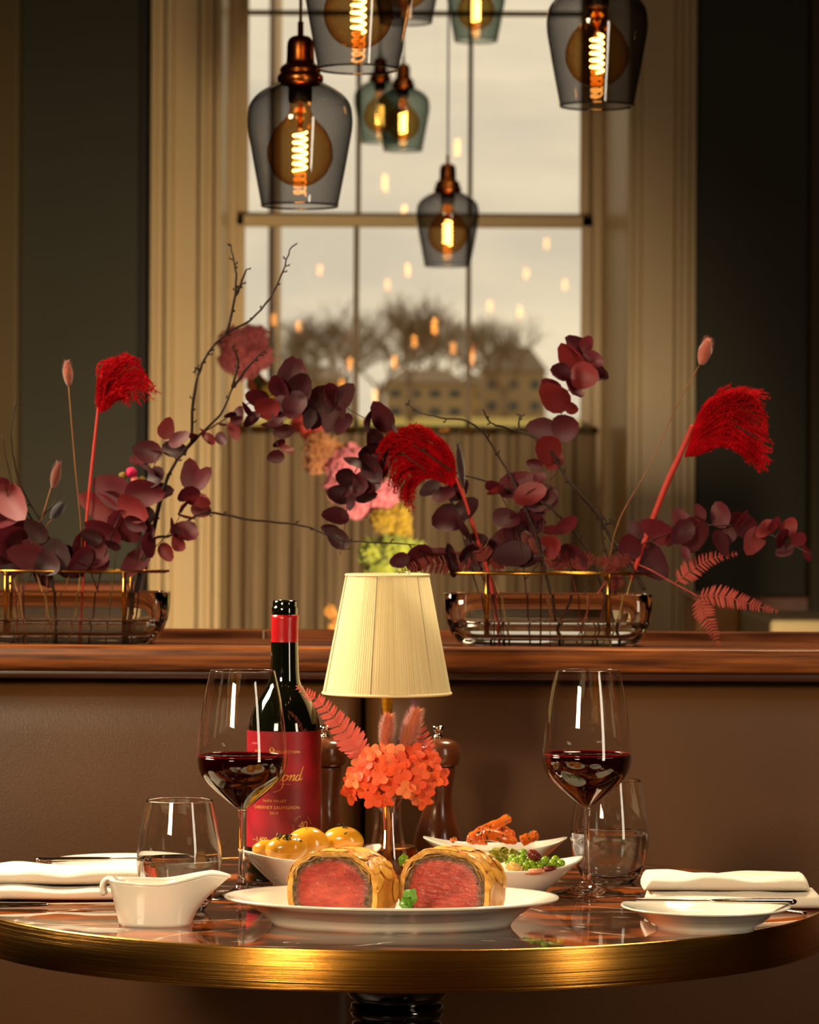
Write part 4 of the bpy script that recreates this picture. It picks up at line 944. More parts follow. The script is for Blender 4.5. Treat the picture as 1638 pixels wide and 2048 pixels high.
# ================================================================= GLASS FLOWER TROUGHS
FD = 4.275
def roundrect_rows(L_, D_, rows, seg=96):
    # rows: (inset, z) ; plan = rounded rectangle
    vs = []
    for ins, z in rows:
        a_, b_ = L_/2-ins, D_/2-ins*.6; rr_ = min(.022, b_*.9)
        for i in range(seg):
            t = 2*PI*i/seg; c, s_ = math.cos(t), math.sin(t)
            vs.append((math.copysign(abs(c)**.28, c)*a_, math.copysign(abs(s)**.28, s)*b_, z) if False else (math.copysign(abs(c)**.30, c)*a_, math.copysign(abs(s_)**.30, s_)*b_, z))
    return vs, len(rows), seg
def trough(px0, px1, label):
    a, b = P(px0, 1292, FD), P(px1, 1292, FD); L_ = b.x-a.x
    t = thing('flower_trough', label, 'vase', ((a.x+b.x)/2, FD, ZL+.0003), 0, 'glass flower troughs')
    H_ = .0635; D_ = .098
    out = [(.030, 0), (.022, .0005), (.015, .006), (.008, .016), (.003, .028), (.0008, .042), (0, H_-.001), (.001, H_)]
    inn = [(.007, H_), (.008, H_-.001), (.010, .035), (.016, .02), (.024, .013), (.034, .0115)]
    vs, nr_, sg = roundrect_rows(L_, D_, out+inn)
    fs = [(j*sg+i, j*sg+(i+1) % sg, (j+1)*sg+(i+1) % sg, (j+1)*sg+i) for j in range(nr_-1) for i in range(sg)]+[tuple(range(sg-1, -1, -1)), tuple((nr_-1)*sg+i for i in range(sg))]
    link('glass_body', fixn(mesh(vs, fs)), M['glass'], t)
    wr = [(.0342, .0117), (.0242, .0132), (.0163, .0202), (.0118, .029)]
    vs, nr_, sg = roundrect_rows(L_, D_, wr)
    fs = [(j*sg+i, j*sg+(i+1) % sg, (j+1)*sg+(i+1) % sg, (j+1)*sg+i) for j in range(nr_-1) for i in range(sg)]+[tuple(range(sg-1, -1, -1)), tuple((nr_-1)*sg+i for i in range(sg))]
    link('water', fixn(mesh(vs, fs)), M['water'], t)
    return t, L_
t1, L1 = trough(-76, 338, 'long glass trough vase of dried flowers at the left on the ledge')
t2, L2 = trough(888, 1302, 'long glass trough vase of dried flowers at the right on the ledge')
def frame(t, L_, legs, zt):
    f = link('flower_frame', mesh(*[(lambda a, b: (a[0]+[tuple(v) for v in b[0]], a[1]+[tuple(i+len(a[0]) for i in q) for q in b[1]]))(tube_data([(-L_/2+.006, -.028, zt), (L_/2-.002, -.028, zt)], .0016, 8), tube_data([(-L_/2+.006, .028, zt), (L_/2-.002, .028, zt)], .0016, 8))][0]), M['brass'], t)
    for i in range(4): x = -L_/2+.012+(L_-.022)*i/3; link('cross_rod', tube([(x, -.028, zt), (x, .028, zt)], .0011, 6), M['brass'], f)
    for x, y in legs: link('leg', tube([(x, y, .0135), (x, y, zt)], .0024, 8), M['brass'], f)
zt = P(1100, 1147, FD).z-ZL
lx = lambda px, t: P(px, 1200, FD).x-t.location.x
frame(t1, L1, [(lx(252, t1), -.028), (lx(252, t1)+.004, .028), (-.07, -.028), (-.07, .028)], zt)
frame(t2, L2, [(lx(973, t2), -.028), (lx(973, t2), .028), (lx(1215, t2), -.028), (lx(1215, t2), .028)], zt)
# ================================================================= DRIED FOLIAGE
M['stem'] = mat('burgundy_stem', (70, 26, 22), .6)
M['twig'] = mat('dark_twig', (52, 30, 18), .7, c2=(34, 18, 10), scale=200)
EL = [mat('burgundy_leaf', (108, 34, 46), .55, c2=(84, 22, 32), scale=60, tl=.2), mat('plum_leaf', (82, 22, 34), .55, c2=(64, 15, 25), scale=60, tl=.2), mat('rust_leaf', (126, 38, 40), .55, c2=(112, 30, 34), scale=60, tl=.2), mat('dark_plum_leaf', (58, 14, 22), .55, c2=(44, 10, 16), scale=60, tl=.12)]
def leafmesh(cup, pt):
    pt += .22
    vs = [(0, 0, 0)]; N_ = 12
    ring = []
    for i in range(N_):
        a = 2*PI*i/N_; x = -math.cos(a); y = math.sin(a)*.86
        if x > .5: x *= 1+pt*(x-.5)*2
        ring.append((x, y))
    vs = [(0, 0, -.10)]+[(x*.55, y*.55, -.03+cup*.3*y*y) for x, y in ring]+[(x, y, cup*(y*y+.35*x*x)) for x, y in ring]
    fs = [(0, 1+i, 1+(i+1) % N_) for i in range(N_)]+[(1+i, 1+N_+i, 1+N_+(i+1) % N_, 1+(i+1) % N_) for i in range(N_)]
    return mesh(vs, fs)
LM = []
for m_ in EL:
    r_ = []
    for cup, pt in ((.25, .0), (.38, .16), (.12, .24)):
        me = leafmesh(cup, pt); me.materials.append(m_); r_.append(me)
    LM.append(r_)
rl = random.Random(5)
def dep(base, seed): return base+.02*math.sin(seed*2.3)
def branch(name, label, paths, leaves=(), d=FD, m=None, r=2.0, cat='branch', buds=0, g=None, tones=(0, 0, 1, 2), dslope=0):
    """paths: list of pixel polylines from the base up, unprojected once at the branch's real distance with depth sway"""
    m = m or M['stem']; o0 = P(*paths[0][0], d); t = thing(name, label, cat, o0, 0, g)
    k = d/FPX; allp = []
    vs, fs = [], []
    for ip, pth in enumerate(paths):
        pp = []
        for i, (x, y) in enumerate(pth):
            hgt = max(0, 1290-y)/600
            pp.append(P(x, y, d+dslope*hgt+.012*math.sin(x*.021+y*.013))-o0)
        s_ = spline(pp, 4)
        if name == 'twig': s_ = [p+Vector((rl.uniform(-1, 1), 0, rl.uniform(-1, 1)))*k*1.1 for p in s_]
        n_ = len(s_); r0 = r if ip == 0 else r*.7
        tube_data(s_, [r0*k*(1-.62*i/n_) for i in range(n_)], 6, vs, fs); allp += s_
        for _ in range(int(buds*n_/20)):
            i = rl.randint(2, n_-1); p = s_[i]; dr = (s_[i]-s_[i-1]).normalized(); sd = Vector((dr.z, 0, -dr.x))*rl.choice((-1, 1))
            q = p+(dr*.7+sd).normalized()*rl.uniform(4, 9)*k
            tube_data([p, (p+q)/2, q], [1.2*k, 1.5*k, .8*k], 5, vs, fs); tube_data([q-dr*2*k, q, q+dr*3.5*k], [.5*k, 2.0*k, .4*k], 5, vs, fs)
    link('stem', mesh(vs, fs), m, t)
    for lf in leaves:
        x, y, s = lf[:3]; tone = lf[3] if len(lf) > 3 else rl.choice(tones)
        c = P(x, y, d+dslope*max(0, 1290-y)/600+rl.uniform(-.022, .012))-o0
        near = min(allp, key=lambda p: (p.x-c.x)**2+(p.z-c.z)**2)
        ax = (c-near); ax.y *= .5
        if ax.length < 4*k: ax = Vector((rl.uniform(-1, 1), 0, rl.uniform(-.5, 1)))
        ax.normalize(); sc = s*k*rl.uniform(.95, 1.1)*.5*1.38
        nrm = Vector((rl.uniform(-.75, .75), -1, rl.uniform(-.55, .55))); nrm = (nrm-ax*nrm.dot(ax)).normalized(); by = nrm.cross(ax)
        Rm = Matrix((ax, by, nrm)).transposed()
        o = link('leaf', rl.choice(LM[tone]), None, t); o.location = c; o.rotation_euler = Rm.to_euler(); o.scale = (sc, sc*rl.uniform(.85, 1.05), sc)
    return t
def L_(*a): return list(a)
branch('eucalyptus_branch', 'tall upright burgundy eucalyptus branch right of the window bar', [[(1080, 1285), (1083, 1150), (1086, 1060), (1100, 960), (1115, 860), (1140, 770), (1165, 700)], [(1100, 960), (1118, 935), (1112, 900)]],
       L_((1158, 695, 40), (1150, 722, 56), (1184, 720, 36), (1168, 752, 52), (1143, 778, 50), (1112, 798, 50, 2), (1142, 815, 26), (1106, 772, 28), (1130, 855, 46), (1088, 857, 40), (1096, 900, 50), (1110, 922, 30), (1073, 928, 24), (1188, 745, 34), (1122, 745, 30, 1), (1172, 690, 30), (1090, 1000, 44, 1), (1080, 955, 22)), g='eucalyptus branches', dslope=.02)
branch('eucalyptus_branch', 'bushy burgundy eucalyptus clump above the middle of the right trough', [[(1060, 1285), (1050, 1160), (1040, 1090), (1020, 1030), (1000, 985)], [(1050, 1160), (1090, 1110), (1120, 1060)]],
       L_((995, 985, 40), (1026, 972, 48), (1058, 990, 48), (1075, 1000, 40, 1), (1012, 1038, 44), (1040, 1056, 56), (1012, 1083, 48, 1), (1030, 1108, 46, 3), (1050, 1120, 40, 3), (1113, 1062, 46), (1132, 1048, 34), (1105, 1093, 44), (1143, 1108, 42), (1060, 1030, 40, 1), (1000, 1115, 30, 3), (1072, 1090, 30, 1), (985, 970, 26)), g='eucalyptus branches')
branch('eucalyptus_branch', 'burgundy eucalyptus spray arching over the right end of the trough towards the dark wall', [[(1190, 1285), (1215, 1200), (1240, 1130), (1290, 1085), (1370, 1058), (1450, 1050), (1540, 1070), (1628, 1112)]],
       L_((1282, 1075, 48), (1297, 1118, 54), (1260, 1095, 40, 1), (1322, 1065, 44), (1345, 1070, 30, 1), (1362, 1042, 34), (1366, 1062, 34, 1), (1388, 1062, 50), (1400, 1028, 22), (1443, 1032, 36), (1440, 1082, 34, 1), (1458, 1070, 32, 1), (1490, 1052, 48), (1480, 1040, 34), (1510, 1078, 38), (1533, 1060, 34), (1548, 1050, 26), (1560, 1075, 38), (1578, 1057, 28), (1572, 1100, 26, 1), (1597, 1078, 28), (1617, 1106, 30), (1370, 1105, 20)), g='eucalyptus branches')
branch('eucalyptus_branch', 'dark eucalyptus branch leaning left behind the lampshade top', [[(985, 1285), (955, 1180), (935, 1110), (915, 1030), (895, 980), (880, 945)], [(935, 1110), (890, 1105), (840, 1108)]],
       L_((898, 1037, 56), (932, 1018, 40), (925, 1060, 40), (888, 988, 36), (912, 980, 36), (868, 1108, 56), (902, 1118, 54), (838, 1112, 46), (935, 1105, 44), (950, 1085, 30), (862, 975, 26), (800, 1120, 30), (955, 1120, 40)), tones=(1, 3, 3), g='eucalyptus branches')
branch('eucalyptus_branch', 'dark eucalyptus sprig hanging in front of the large pink bloom', [[(1010, 1285), (960, 1140), (900, 1000), (830, 925), (770, 900), (725, 920), (700, 975), (690, 1050), (680, 1110)]],
       L_((720, 920, 56), (745, 935, 50), (690, 955, 36), (712, 975, 44), (730, 965, 40), (680, 990, 34), (704, 1005, 26), (738, 905, 40), (675, 1032, 40), (665, 1060, 26), (678, 1078, 34), (690, 1098, 22), (760, 925, 40), (725, 990, 30), (750, 885, 36)), tones=(3, 3, 1), g='eucalyptus branches')
branch('eucalyptus_branch', 'long burgundy eucalyptus branch arching from the left trough across the window', [[(262, 1285), (285, 1180), (310, 1060), (335, 960), (380, 885), (440, 845), (510, 800), (580, 785), (650, 790), (700, 820), (750, 845), (785, 845)], [(510, 800), (540, 850), (562, 910)]],
       L_((582, 760, 52), (603, 775, 44), (560, 775, 38), (590, 808, 40), (516, 795, 42), (535, 815, 44), (560, 815, 36), (545, 852, 34), (567, 862, 30), (557, 885, 28), (570, 900, 26), (555, 912, 24), (492, 820, 30), (478, 832, 30), (460, 828, 22), (507, 838, 26), (443, 850, 20), (640, 800, 56), (660, 790, 40), (682, 797, 40), (668, 826, 40), (688, 845, 34), (645, 825, 44, 3), (732, 842, 40, 3), (766, 838, 42, 1), (784, 852, 30, 3), (620, 835, 24, 3), (415, 878, 26), (443, 877, 24), (468, 858, 26), (405, 862, 18), (385, 870, 16), (600, 745, 30)),
       tones=(1, 1, 3, 2), g='eucalyptus branches')
branch('eucalyptus_branch', 'burgundy eucalyptus branch rising from the right end of the left trough', [[(245, 1285), (262, 1180), (280, 1080), (300, 960), (320, 900)], [(280, 1120), (320, 1085), (350, 1050), (385, 980)]],
       L_((320, 900, 44), (300, 905, 36, 1), (298, 935, 40, 1), (312, 955, 36, 3), (346, 900, 34, 3), (355, 880, 30), (332, 860, 26, 2), (278, 920, 24), (315, 985, 34, 1), (383, 955, 40), (402, 960, 36), (376, 985, 40), (394, 1003, 44), (365, 1012, 40), (400, 1020, 26), (372, 1035, 30), (345, 1055, 34), (368, 1065, 44), (358, 1085, 28), (332, 1103, 30), (290, 1030, 34, 3), (298, 1060, 34, 3), (295, 1090, 44, 1), (275, 1125, 44)), g='eucalyptus branches')
branch('eucalyptus_branch', 'broad leaved burgundy eucalyptus clump in the middle of the left trough', [[(180, 1285), (195, 1180), (215, 1090), (245, 1020), (262, 985)], [(195, 1180), (170, 1120), (150, 1110)]],
       L_((232, 985, 56), (285, 985, 54), (203, 1015, 56), (265, 1015, 54), (247, 1045, 56), (213, 1065, 50), (175, 1098, 54), (190, 1112, 44), (160, 1118, 44, 1), (225, 1090, 30, 3), (185, 1075, 30, 3), (270, 1045, 34, 1), (190, 1130, 36), (150, 1140, 30, 1), (230, 1000, 34, 1)), g='eucalyptus branches')
branch('eucalyptus_branch', 'broad leaved burgundy eucalyptus clump at the left edge of the picture', [[(50, 1285), (45, 1180), (35, 1090), (20, 1010), (5, 960)], [(45, 1180), (80, 1120), (110, 1090)]],
       L_((20, 1000, 60), (8, 1035, 60), (42, 1055, 50), (20, 1085, 60), (80, 1088, 48), (112, 1108, 52, 3), (60, 1115, 52), (95, 1128, 44, 3), (-10, 1090, 50), (30, 1120, 50, 3), (130, 1112, 40, 3), (75, 1065, 34, 3), (-15, 1050, 50), (85, 1150, 34), (0, 965, 34)), g='eucalyptus branches')
# twigs
GT = 'bare twigs'
branch('twig', 'tall forked bare twig reaching up over the left side of the window', [[(250, 1285), (275, 1170), (300, 1080), (320, 1000), (345, 935), (385, 885), (440, 830), (465, 775)], [(383, 885), (386, 800), (400, 740), (420, 700), (452, 668), (500, 640), (540, 595), (565, 545), (580, 500), (595, 487)], [(452, 668), (467, 610), (473, 560), (468, 520), (460, 488)], [(472, 590), (485, 560), (494, 538)], [(465, 775), (500, 730), (533, 698)], [(465, 775), (476, 725), (463, 690)], [(400, 740), (390, 735)]], m=M['twig'], r=5, buds=9, cat='twig', g=GT)
branch('twig', 'bare twig running sideways from the left trough towards the lampshade', [[(255, 1285), (285, 1130), (305, 1080), (345, 1070), (385, 1035), (430, 1026), (500, 1040), (560, 1045), (620, 1055), (680, 1080), (760, 1085), (830, 1090)]], m=M['twig'], r=3.4, buds=5, cat='twig', g=GT)
branch('twig', 'forked bare twig in the right trough curving up to the left', [[(1290, 1180), (1262, 1135), (1225, 1080), (1190, 1025), (1140, 965), (1095, 895), (1062, 872), (1010, 855), (980, 845), (965, 818)], [(1040, 865), (1038, 840), (1040, 828)]], m=M['twig'], r=4, buds=7, cat='twig', g=GT)
branch('twig', 'bare twig bowing over the red plume in front of the window', [[(1120, 1285), (1080, 1100), (1040, 990), (1005, 925), (965, 865), (935, 843), (880, 835), (840, 825), (812, 805)]], m=M['twig'], r=3.2, buds=8, cat='twig', g=GT)
branch('twig', 'bare twig crossing the red plume above the lampshade', [[(1240, 1285), (1180, 1110), (1100, 1015), (1040, 990), (980, 965), (915, 945), (860, 912), (820, 885), (790, 870)]], m=M['twig'], r=3.4, buds=5, cat='twig', g=GT)
branch('twig', 'short budded twig standing above the right end of the trough', [[(1235, 1200), (1215, 1120), (1205, 1070), (1203, 1035), (1197, 1010)], [(1203, 1060), (1215, 1048), (1228, 1036)], [(1215, 1115), (1250, 1085), (1290, 1072), (1310, 1045), (1322, 1040)]], m=M['twig'], r=2.4, buds=14, cat='twig', g=GT)
branch('twig', 'thin dark twig with side shoots at the left edge', [[(115, 1285), (108, 1190), (95, 1110), (80, 1040), (45, 980), (28, 920), (22, 860), (33, 800)], [(70, 1050), (25, 970), (5, 870)], [(80, 1035), (105, 1010), (120, 990)], [(-10, 1220), (30, 1150), (60, 1110)]], m=M['twig'], r=3.2, buds=2, cat='twig', g=GT)
M['straw'] = mat('straw_stem', (176, 140, 78), .6); M['tanstem'] = mat('tan_stem', (150, 96, 54), .6)
for (x0, y0, x1, y1, lab, m_) in ((110, 1285, 60, 1110, 'thin straw stem in the left trough, left one', 'straw'), (55, 1285, 20, 1130, 'thin straw stem near the left edge', 'tanstem'), (140, 1285, 160, 1140, 'pale stem crossing the left trough', 'straw'), (90, 1280, 140, 1145, 'thin tan stem crossing the left trough', 'tanstem'),
                                 (1020, 1285, 985, 1150, 'pale stem in the right trough beside the brass leg', 'straw'), (1130, 1285, 1080, 1200, 'thin tan stem low in the right trough', 'tanstem'), (1160, 1285, 1175, 1215, 'short pale stem in the right trough', 'straw'), (1215, 1285, 1265, 1150, 'pale slanting stem at the right leg of the brass frame', 'straw'), (1120, 1240, 1190, 1160, 'dark red stem slanting in the right trough', 'stem')):
    branch('cut_stem', lab, [[(x0, y0), ((x0+x1)/2+4, (y0+y1)/2), (x1, y1)]], m=M[m_], r=2.4, cat='stem')
# ---- bunny tail grasses
def bunny(px, py, ang, ln, wd, stem, label, c, d=FD, cname=None, fuzz=1.0, ms=None, cat='grass'):
    k = d/FPX; o0 = P(*stem[0], d); t = thing('bunny_tail_grass', label, cat, o0)
    s_ = spline([P(x, y, d)-o0 for x, y in stem], 5)
    link('stem', tube(s_, 1.1*k, 6), ms or M['tanstem'], t)
    m_ = mat(cname or 'bunny_tail_fluff', c, .9, sheen=.6, c2=tuple(int(x*.8) for x in c), scale=900)
    ax = Vector((math.sin(ang), 0, math.cos(ang))); ctr = P(px, py, d)-o0
    vs, fs = [], []; rd = random.Random(px)
    core = []; rr_ = []
    for i in range(9):
        u = i/8; core.append(ctr+ax*(u-.5)*ln*k); rr_.append((1 if fuzz == 1 else .72)*wd*.5*k*math.sin(PI*(.08+.86*u))**.7*(1 if u < .6 else 1-.3*(u-.6)))
    tube_data(core, rr_, 8, vs, fs)
    up = ax; s1 = Vector((0, 1, 0)); s2 = ax.cross(s1)
    hn = int(260 if fuzz == 1.0 else 3000)
    for _ in range(hn):
        u = rd.random(); a = rd.uniform(0, 2*PI); r0 = wd*.5*k*math.sin(PI*(.06+.88*u))**.7
        rad = s1*math.cos(a)+s2*math.sin(a); p = ctr+ax*(u-.5)*ln*k+rad*r0*(.9 if fuzz == 1 else rd.uniform(.6, .9)); q = p+(rad*(.55 if fuzz == 1 else .8)+ax*.95)*wd*.34*k*rd.uniform(.6, 1.3)*(1 if fuzz == 1 else 1.15)
        w_ = ax.cross(rad)*(.55 if fuzz == 1 else .38)*k; b_ = len(vs); vs += [tuple(p-w_), tuple(p+w_), tuple(q)]; fs.append((b_, b_+1, b_+2))
    link('fluffy_head', mesh(vs, fs), m_, t, kind='stuff')
    return t
bunny(1410, 703, .28, 54, 27, [(1205, 1285), (1228, 1070), (1300, 930), (1350, 820), (1400, 728)], 'rose bunny tail grass standing tallest at the right', (196, 104, 84))
bunny(136, 746, -.1, 50, 20, [(165, 1285), (163, 1080), (150, 930), (137, 770)], 'rose bunny tail grass standing tallest at the left', (172, 92, 66))
bunny(112, 950, .22, 52, 20, [(30, 1285), (50, 1130), (85, 1030), (102, 975)], 'short rusty bunny tail grass low at the left', (134, 62, 44))
bunny(115, 1022, .6, 40, 22, [(90, 1285), (95, 1110), (90, 1060), (103, 1040)], 'dark dyed bunny tail grass low at the left', (34, 26, 34))
bunny(921, 930, -.12, 88, 16, [(985, 1285), (965, 1120), (925, 972)], 'dark slim grass head beside the red plume', (50, 18, 26))
bunny(1062, 1090, -.55, 62, 34, [(1100, 1285), (1095, 1160), (1078, 1118)], 'russet bunny tail grass over the middle of the right trough', (112, 46, 24))
# ---- red feather plumes
M['plume'] = mat('scarlet_plume', (190, 6, 20), .9, spec=.1, c2=(150, 3, 12), scale=40); M['plumestem'] = mat('coral_red_stem', (188, 50, 40), .6)
def plume(stem, root, strands, label, seed, d=FD, N_=170, jit=10, wst=3.2, curl=1.0):
    k = d/FPX; o0 = P(*stem[0], d); t = thing('red_plume', label, 'plume', o0, 0, 'dyed red plumes'); rd = random.Random(seed)
    s_ = spline([P(x, y, d)-o0 for x, y in stem], 5); n_ = len(s_)
    link('stem', tube(s_, [wst*k*(.8+.35*math.sin(i/n_*PI)) for i in range(n_)], 7), M['plumestem'], t)
    vs, fs = [], []
    for _ in range(N_):
        w = rd.random()*(len(strands)-1); i = int(w); f = w-i; A = strands[i]; B_ = strands[min(i+1, len(strands)-1)]
        e = rd.uniform(.72, 1.0); pts = []
        for (ax_, ay), (bx_, by_) in zip(A, B_):
            pts.append([ax_+(bx_-ax_)*f, ay+(by_-ay)*f])
        y0 = rd.uniform(-.03, .03); sp_ = spline([P(x+rd.uniform(-jit, jit)*(j > 0), y+rd.uniform(-jit, jit)*(j > 0), d+y0*j/len(pts))-o0 for j, (x, y) in enumerate(pts)], 5)
        sp_ = sp_[:max(4, int(len(sp_)*e))]; m_ = len(sp_)
        tube_data(sp_, [1.5*k*(1-.5*j/m_) for j in range(m_)], 3, vs, fs, caps=False)
        for j in range(3, m_):        # little side florets that make the crinkled look
            for _q in range(7):
                p = sp_[j]+(sp_[j-1]-sp_[j])*rd.random(); q = p+Vector((rd.uniform(-1, 1), rd.uniform(-1, 1), rd.uniform(-1, 1)))*4.5*k
                b_ = len(vs); vs += [tuple(p), tuple(q), tuple(q+Vector((rd.uniform(-1, 1), 0, rd.uniform(-1, 1)))*3.4*k)]; fs.append((b_, b_+1, b_+2))
    link('feathery_tassel', mesh(vs, fs), M['plume'], t, kind='stuff')
plume([(1262, 1160), (1290, 1080), (1330, 975), (1362, 905), (1385, 850)], None,
      [[(1385, 855), (1412, 815), (1436, 790), (1446, 770)], [(1388, 855), (1425, 805), (1475, 785), (1550, 782)], [(1385, 865), (1440, 815), (1505, 800), (1535, 830)], [(1380, 880), (1450, 825), (1520, 830), (1530, 870)],
       [(1375, 895), (1450, 850), (1510, 880), (1548, 900)], [(1372, 905), (1440, 870), (1500, 905), (1545, 945)], [(1370, 912), (1420, 885), (1480, 890), (1530, 950)], [(1370, 914), (1405, 900), (1450, 885), (1490, 915)]], 'scarlet dyed plume flying to the right against the dark wall', 3, N_=190, jit=8, wst=5.5)
plume([(1000, 1285), (980, 1160), (955, 1080), (930, 1000), (912, 955)], None,
      [[(912, 960), (900, 905), (860, 865), (820, 852)], [(910, 960), (880, 890), (830, 858), (775, 870)], [(910, 965), (870, 900), (800, 865), (750, 900)], [(908, 968), (860, 910), (780, 880), (745, 935)],
       [(905, 970), (850, 925), (790, 910), (765, 970)], [(905, 972), (850, 940), (805, 940), (790, 990)], [(905, 972), (860, 945), (815, 965), (800, 1010)], [(905, 972), (870, 950), (825, 975), (838, 1035)]], 'scarlet dyed plume drooping left in front of the large pink bloom', 8, N_=210, jit=9, wst=3.5)
plume([(160, 1285), (172, 1060), (182, 950), (194, 840), (203, 750)], None,
      [[(200, 820), (196, 775), (198, 735), (215, 712)], [(201, 820), (215, 760), (250, 712), (290, 720)], [(201, 820), (225, 765), (270, 725), (292, 765)], [(200, 822), (225, 780), (275, 760), (325, 795)],
       [(200, 825), (225, 795), (260, 770), (290, 815)], [(200, 826), (215, 805), (245, 790), (240, 820)], [(200, 826), (208, 800), (225, 775), (250, 770)], [(198, 820), (196, 790), (205, 750), (240, 730)]], 'scarlet dyed plume at the left against the green wall', 5, N_=150, jit=7, wst=2.6)
# ---- ferns
M['fern'] = mat('dusty_pink_fern', (196, 88, 78), .7, c2=(170, 66, 60), scale=120, tl=.15); M['fernred'] = mat('dark_red_fern', (112, 34, 28), .7, tl=.15)
M['ferncoral'] = mat('coral_fern', (214, 84, 76), .65, c2=(226, 116, 100), scale=160, tl=.15)
def leaflet():
    vs = []; n_ = 6
    for i in range(n_):
        u = i/(n_-1); w = .17*math.sin(PI*min(1, .12+.88*u))**.5*(1-.25*u) if u < 1 else .03
        vs += [(u, -w, .03*math.sin(u*PI)), (u, 0, -.02+.03*math.sin(u*PI)), (u, w, .03*math.sin(u*PI))]
    return mesh(vs, [q for i in range(n_-1) for q in ((3*i, 3*i+1, 3*i+4, 3*i+3), (3*i+1, 3*i+2, 3*i+5, 3*i+4))])
FLM = {}
def fern(paths, label, d=FD, m='fern', step=5.6, ll=20, wst=1.3, stem=None, w0=1.0, slim=1.0, up=None):
    k = d/FPX; base = (stem or paths[0])[0]; o0 = P(*base, d); t = thing('fern_frond', label, 'fern', o0)
    if m not in FLM: FLM[m] = leaflet(); FLM[m].materials.append(M[m])
    vs, fs = [], []
    if stem: tube_data(spline([P(x, y, d)-o0 for x, y in stem], 5), wst*1.2*k, 6, vs, fs)
    rd = random.Random(int(base[0]))
    for pth in paths:
        s_ = spline([P(x, y, d+.006*math.sin(x*.05))-o0 for x, y in pth], 12); n_ = len(s_)
        tube_data(s_, [wst*k*(1-.6*i/n_) for i in range(n_)], 6, vs, fs)
        tot = sum((s_[i+1]-s_[i]).length for i in range(n_-1)); acc = 0; nxt = step*k*1.5; side = 1
        for i in range(n_-1):
            acc += (s_[i+1]-s_[i]).length
            if acc >= nxt:
                nxt += step*k; u = acc/tot; dr = (s_[i+1]-s_[i]).normalized()
                ln = ll*k*(.55+.45*min(1, u*4))*(1-.78*max(0, u-.25)/.75)
                for sd in (1, -1):
                    perp = Vector((-dr.z, 0, dr.x))*sd; ax = (perp+dr*.42).normalized(); ax = (ax+Vector((0, rd.uniform(-.25, .25), 0))).normalized()
                    nr_ = Vector((rd.uniform(-.3, .3), -1, rd.uniform(-.3, .3))); nr_ = (nr_-ax*nr_.dot(ax)).normalized(); by = nr_.cross(ax)
                    o = link('leaflet', FLM[m], None, t); o.location = s_[i]; o.rotation_euler = Matrix((ax, by, nr_)).transposed().to_euler(); o.scale = (ln, ln*slim*rd.uniform(.9, 1.15), ln)
    link('stem', mesh(vs, fs), M[m], t)
    return t
fern([[(1350, 1166), (1390, 1135), (1430, 1115), (1476, 1108)], [(1395, 1192), (1440, 1192), (1500, 1208), (1558, 1225)], [(1395, 1192), (1408, 1225), (1425, 1260), (1438, 1292)]], 'pink three armed fern frond hanging over the right end of the ledge', stem=[(1150, 1280), (1200, 1180), (1250, 1128), (1290, 1135), (1350, 1168), (1395, 1192)], ll=26, step=7, slim=.7)
fern([[(950, 1125), (900, 1125), (850, 1130), (790, 1145)]], 'dark red fern lying behind the lampshade top', m='fernred', stem=[(1010, 1280), (985, 1160), (950, 1125)], ll=30, step=7, slim=.8)
fern([[(975, 1125), (960, 1100), (945, 1085)], [(975, 1125), (1010, 1118), (1040, 1112)]], 'small dark red fern beside the left brass leg of the right trough', m='fernred', stem=[(990, 1285), (980, 1180), (975, 1125)], ll=26, step=6)
fern([[(1140, 1135), (1110, 1118), (1080, 1140)], [(1140, 1135), (1170, 1118), (1200, 1128)]], 'small red fern above the middle of the right trough', m='fernred', stem=[(1165, 1285), (1155, 1200), (1140, 1135)], ll=26, step=6)
fern([[(1240, 1140), (1245, 1115), (1255, 1095)], [(1240, 1140), (1225, 1170), (1232, 1200)], [(1240, 1140), (1215, 1125), (1190, 1118)]], 'small pink fern where stems cross at the right end of the trough', m='fernred', stem=[(1180, 1285), (1215, 1200), (1240, 1140)], ll=24, step=6)
fern([[(20, 1135), (50, 1115), (90, 1135)], [(20, 1135), (-10, 1120), (-30, 1130)]], 'dark red fern at the left end of the left brass rod', m='fernred', stem=[(40, 1285), (30, 1200), (20, 1135)], ll=26, step=6)
# small magenta strawflower at left
sf = thing('strawflower', 'small magenta strawflower among the eucalyptus at left', 'flower', P(215, 1285, 4.3))
link('stem', tube(spline([P(x, y, 4.3)-P(215, 1285, 4.3) for x, y in ((215, 1285), (228, 1140), (240, 1060), (262, 950))], 5), .0009, 6), mat('olive_stem', (98, 84, 40), .6), sf)
for i, (x, y, r_, c) in enumerate(((263, 945, 11, (196, 20, 84)), (270, 962, 9, (220, 120, 110)), (246, 952, 8, (132, 104, 40)), (284, 960, 8, (140, 110, 46)))):
    o = link('bloom', ball(r_*4.3/FPX, 3, nz=.25, nf=5, seed=i), mat('strawflower_%d' % i, c, .7), sf); o.location = P(x, y, 4.3)-P(215, 1285, 4.3)
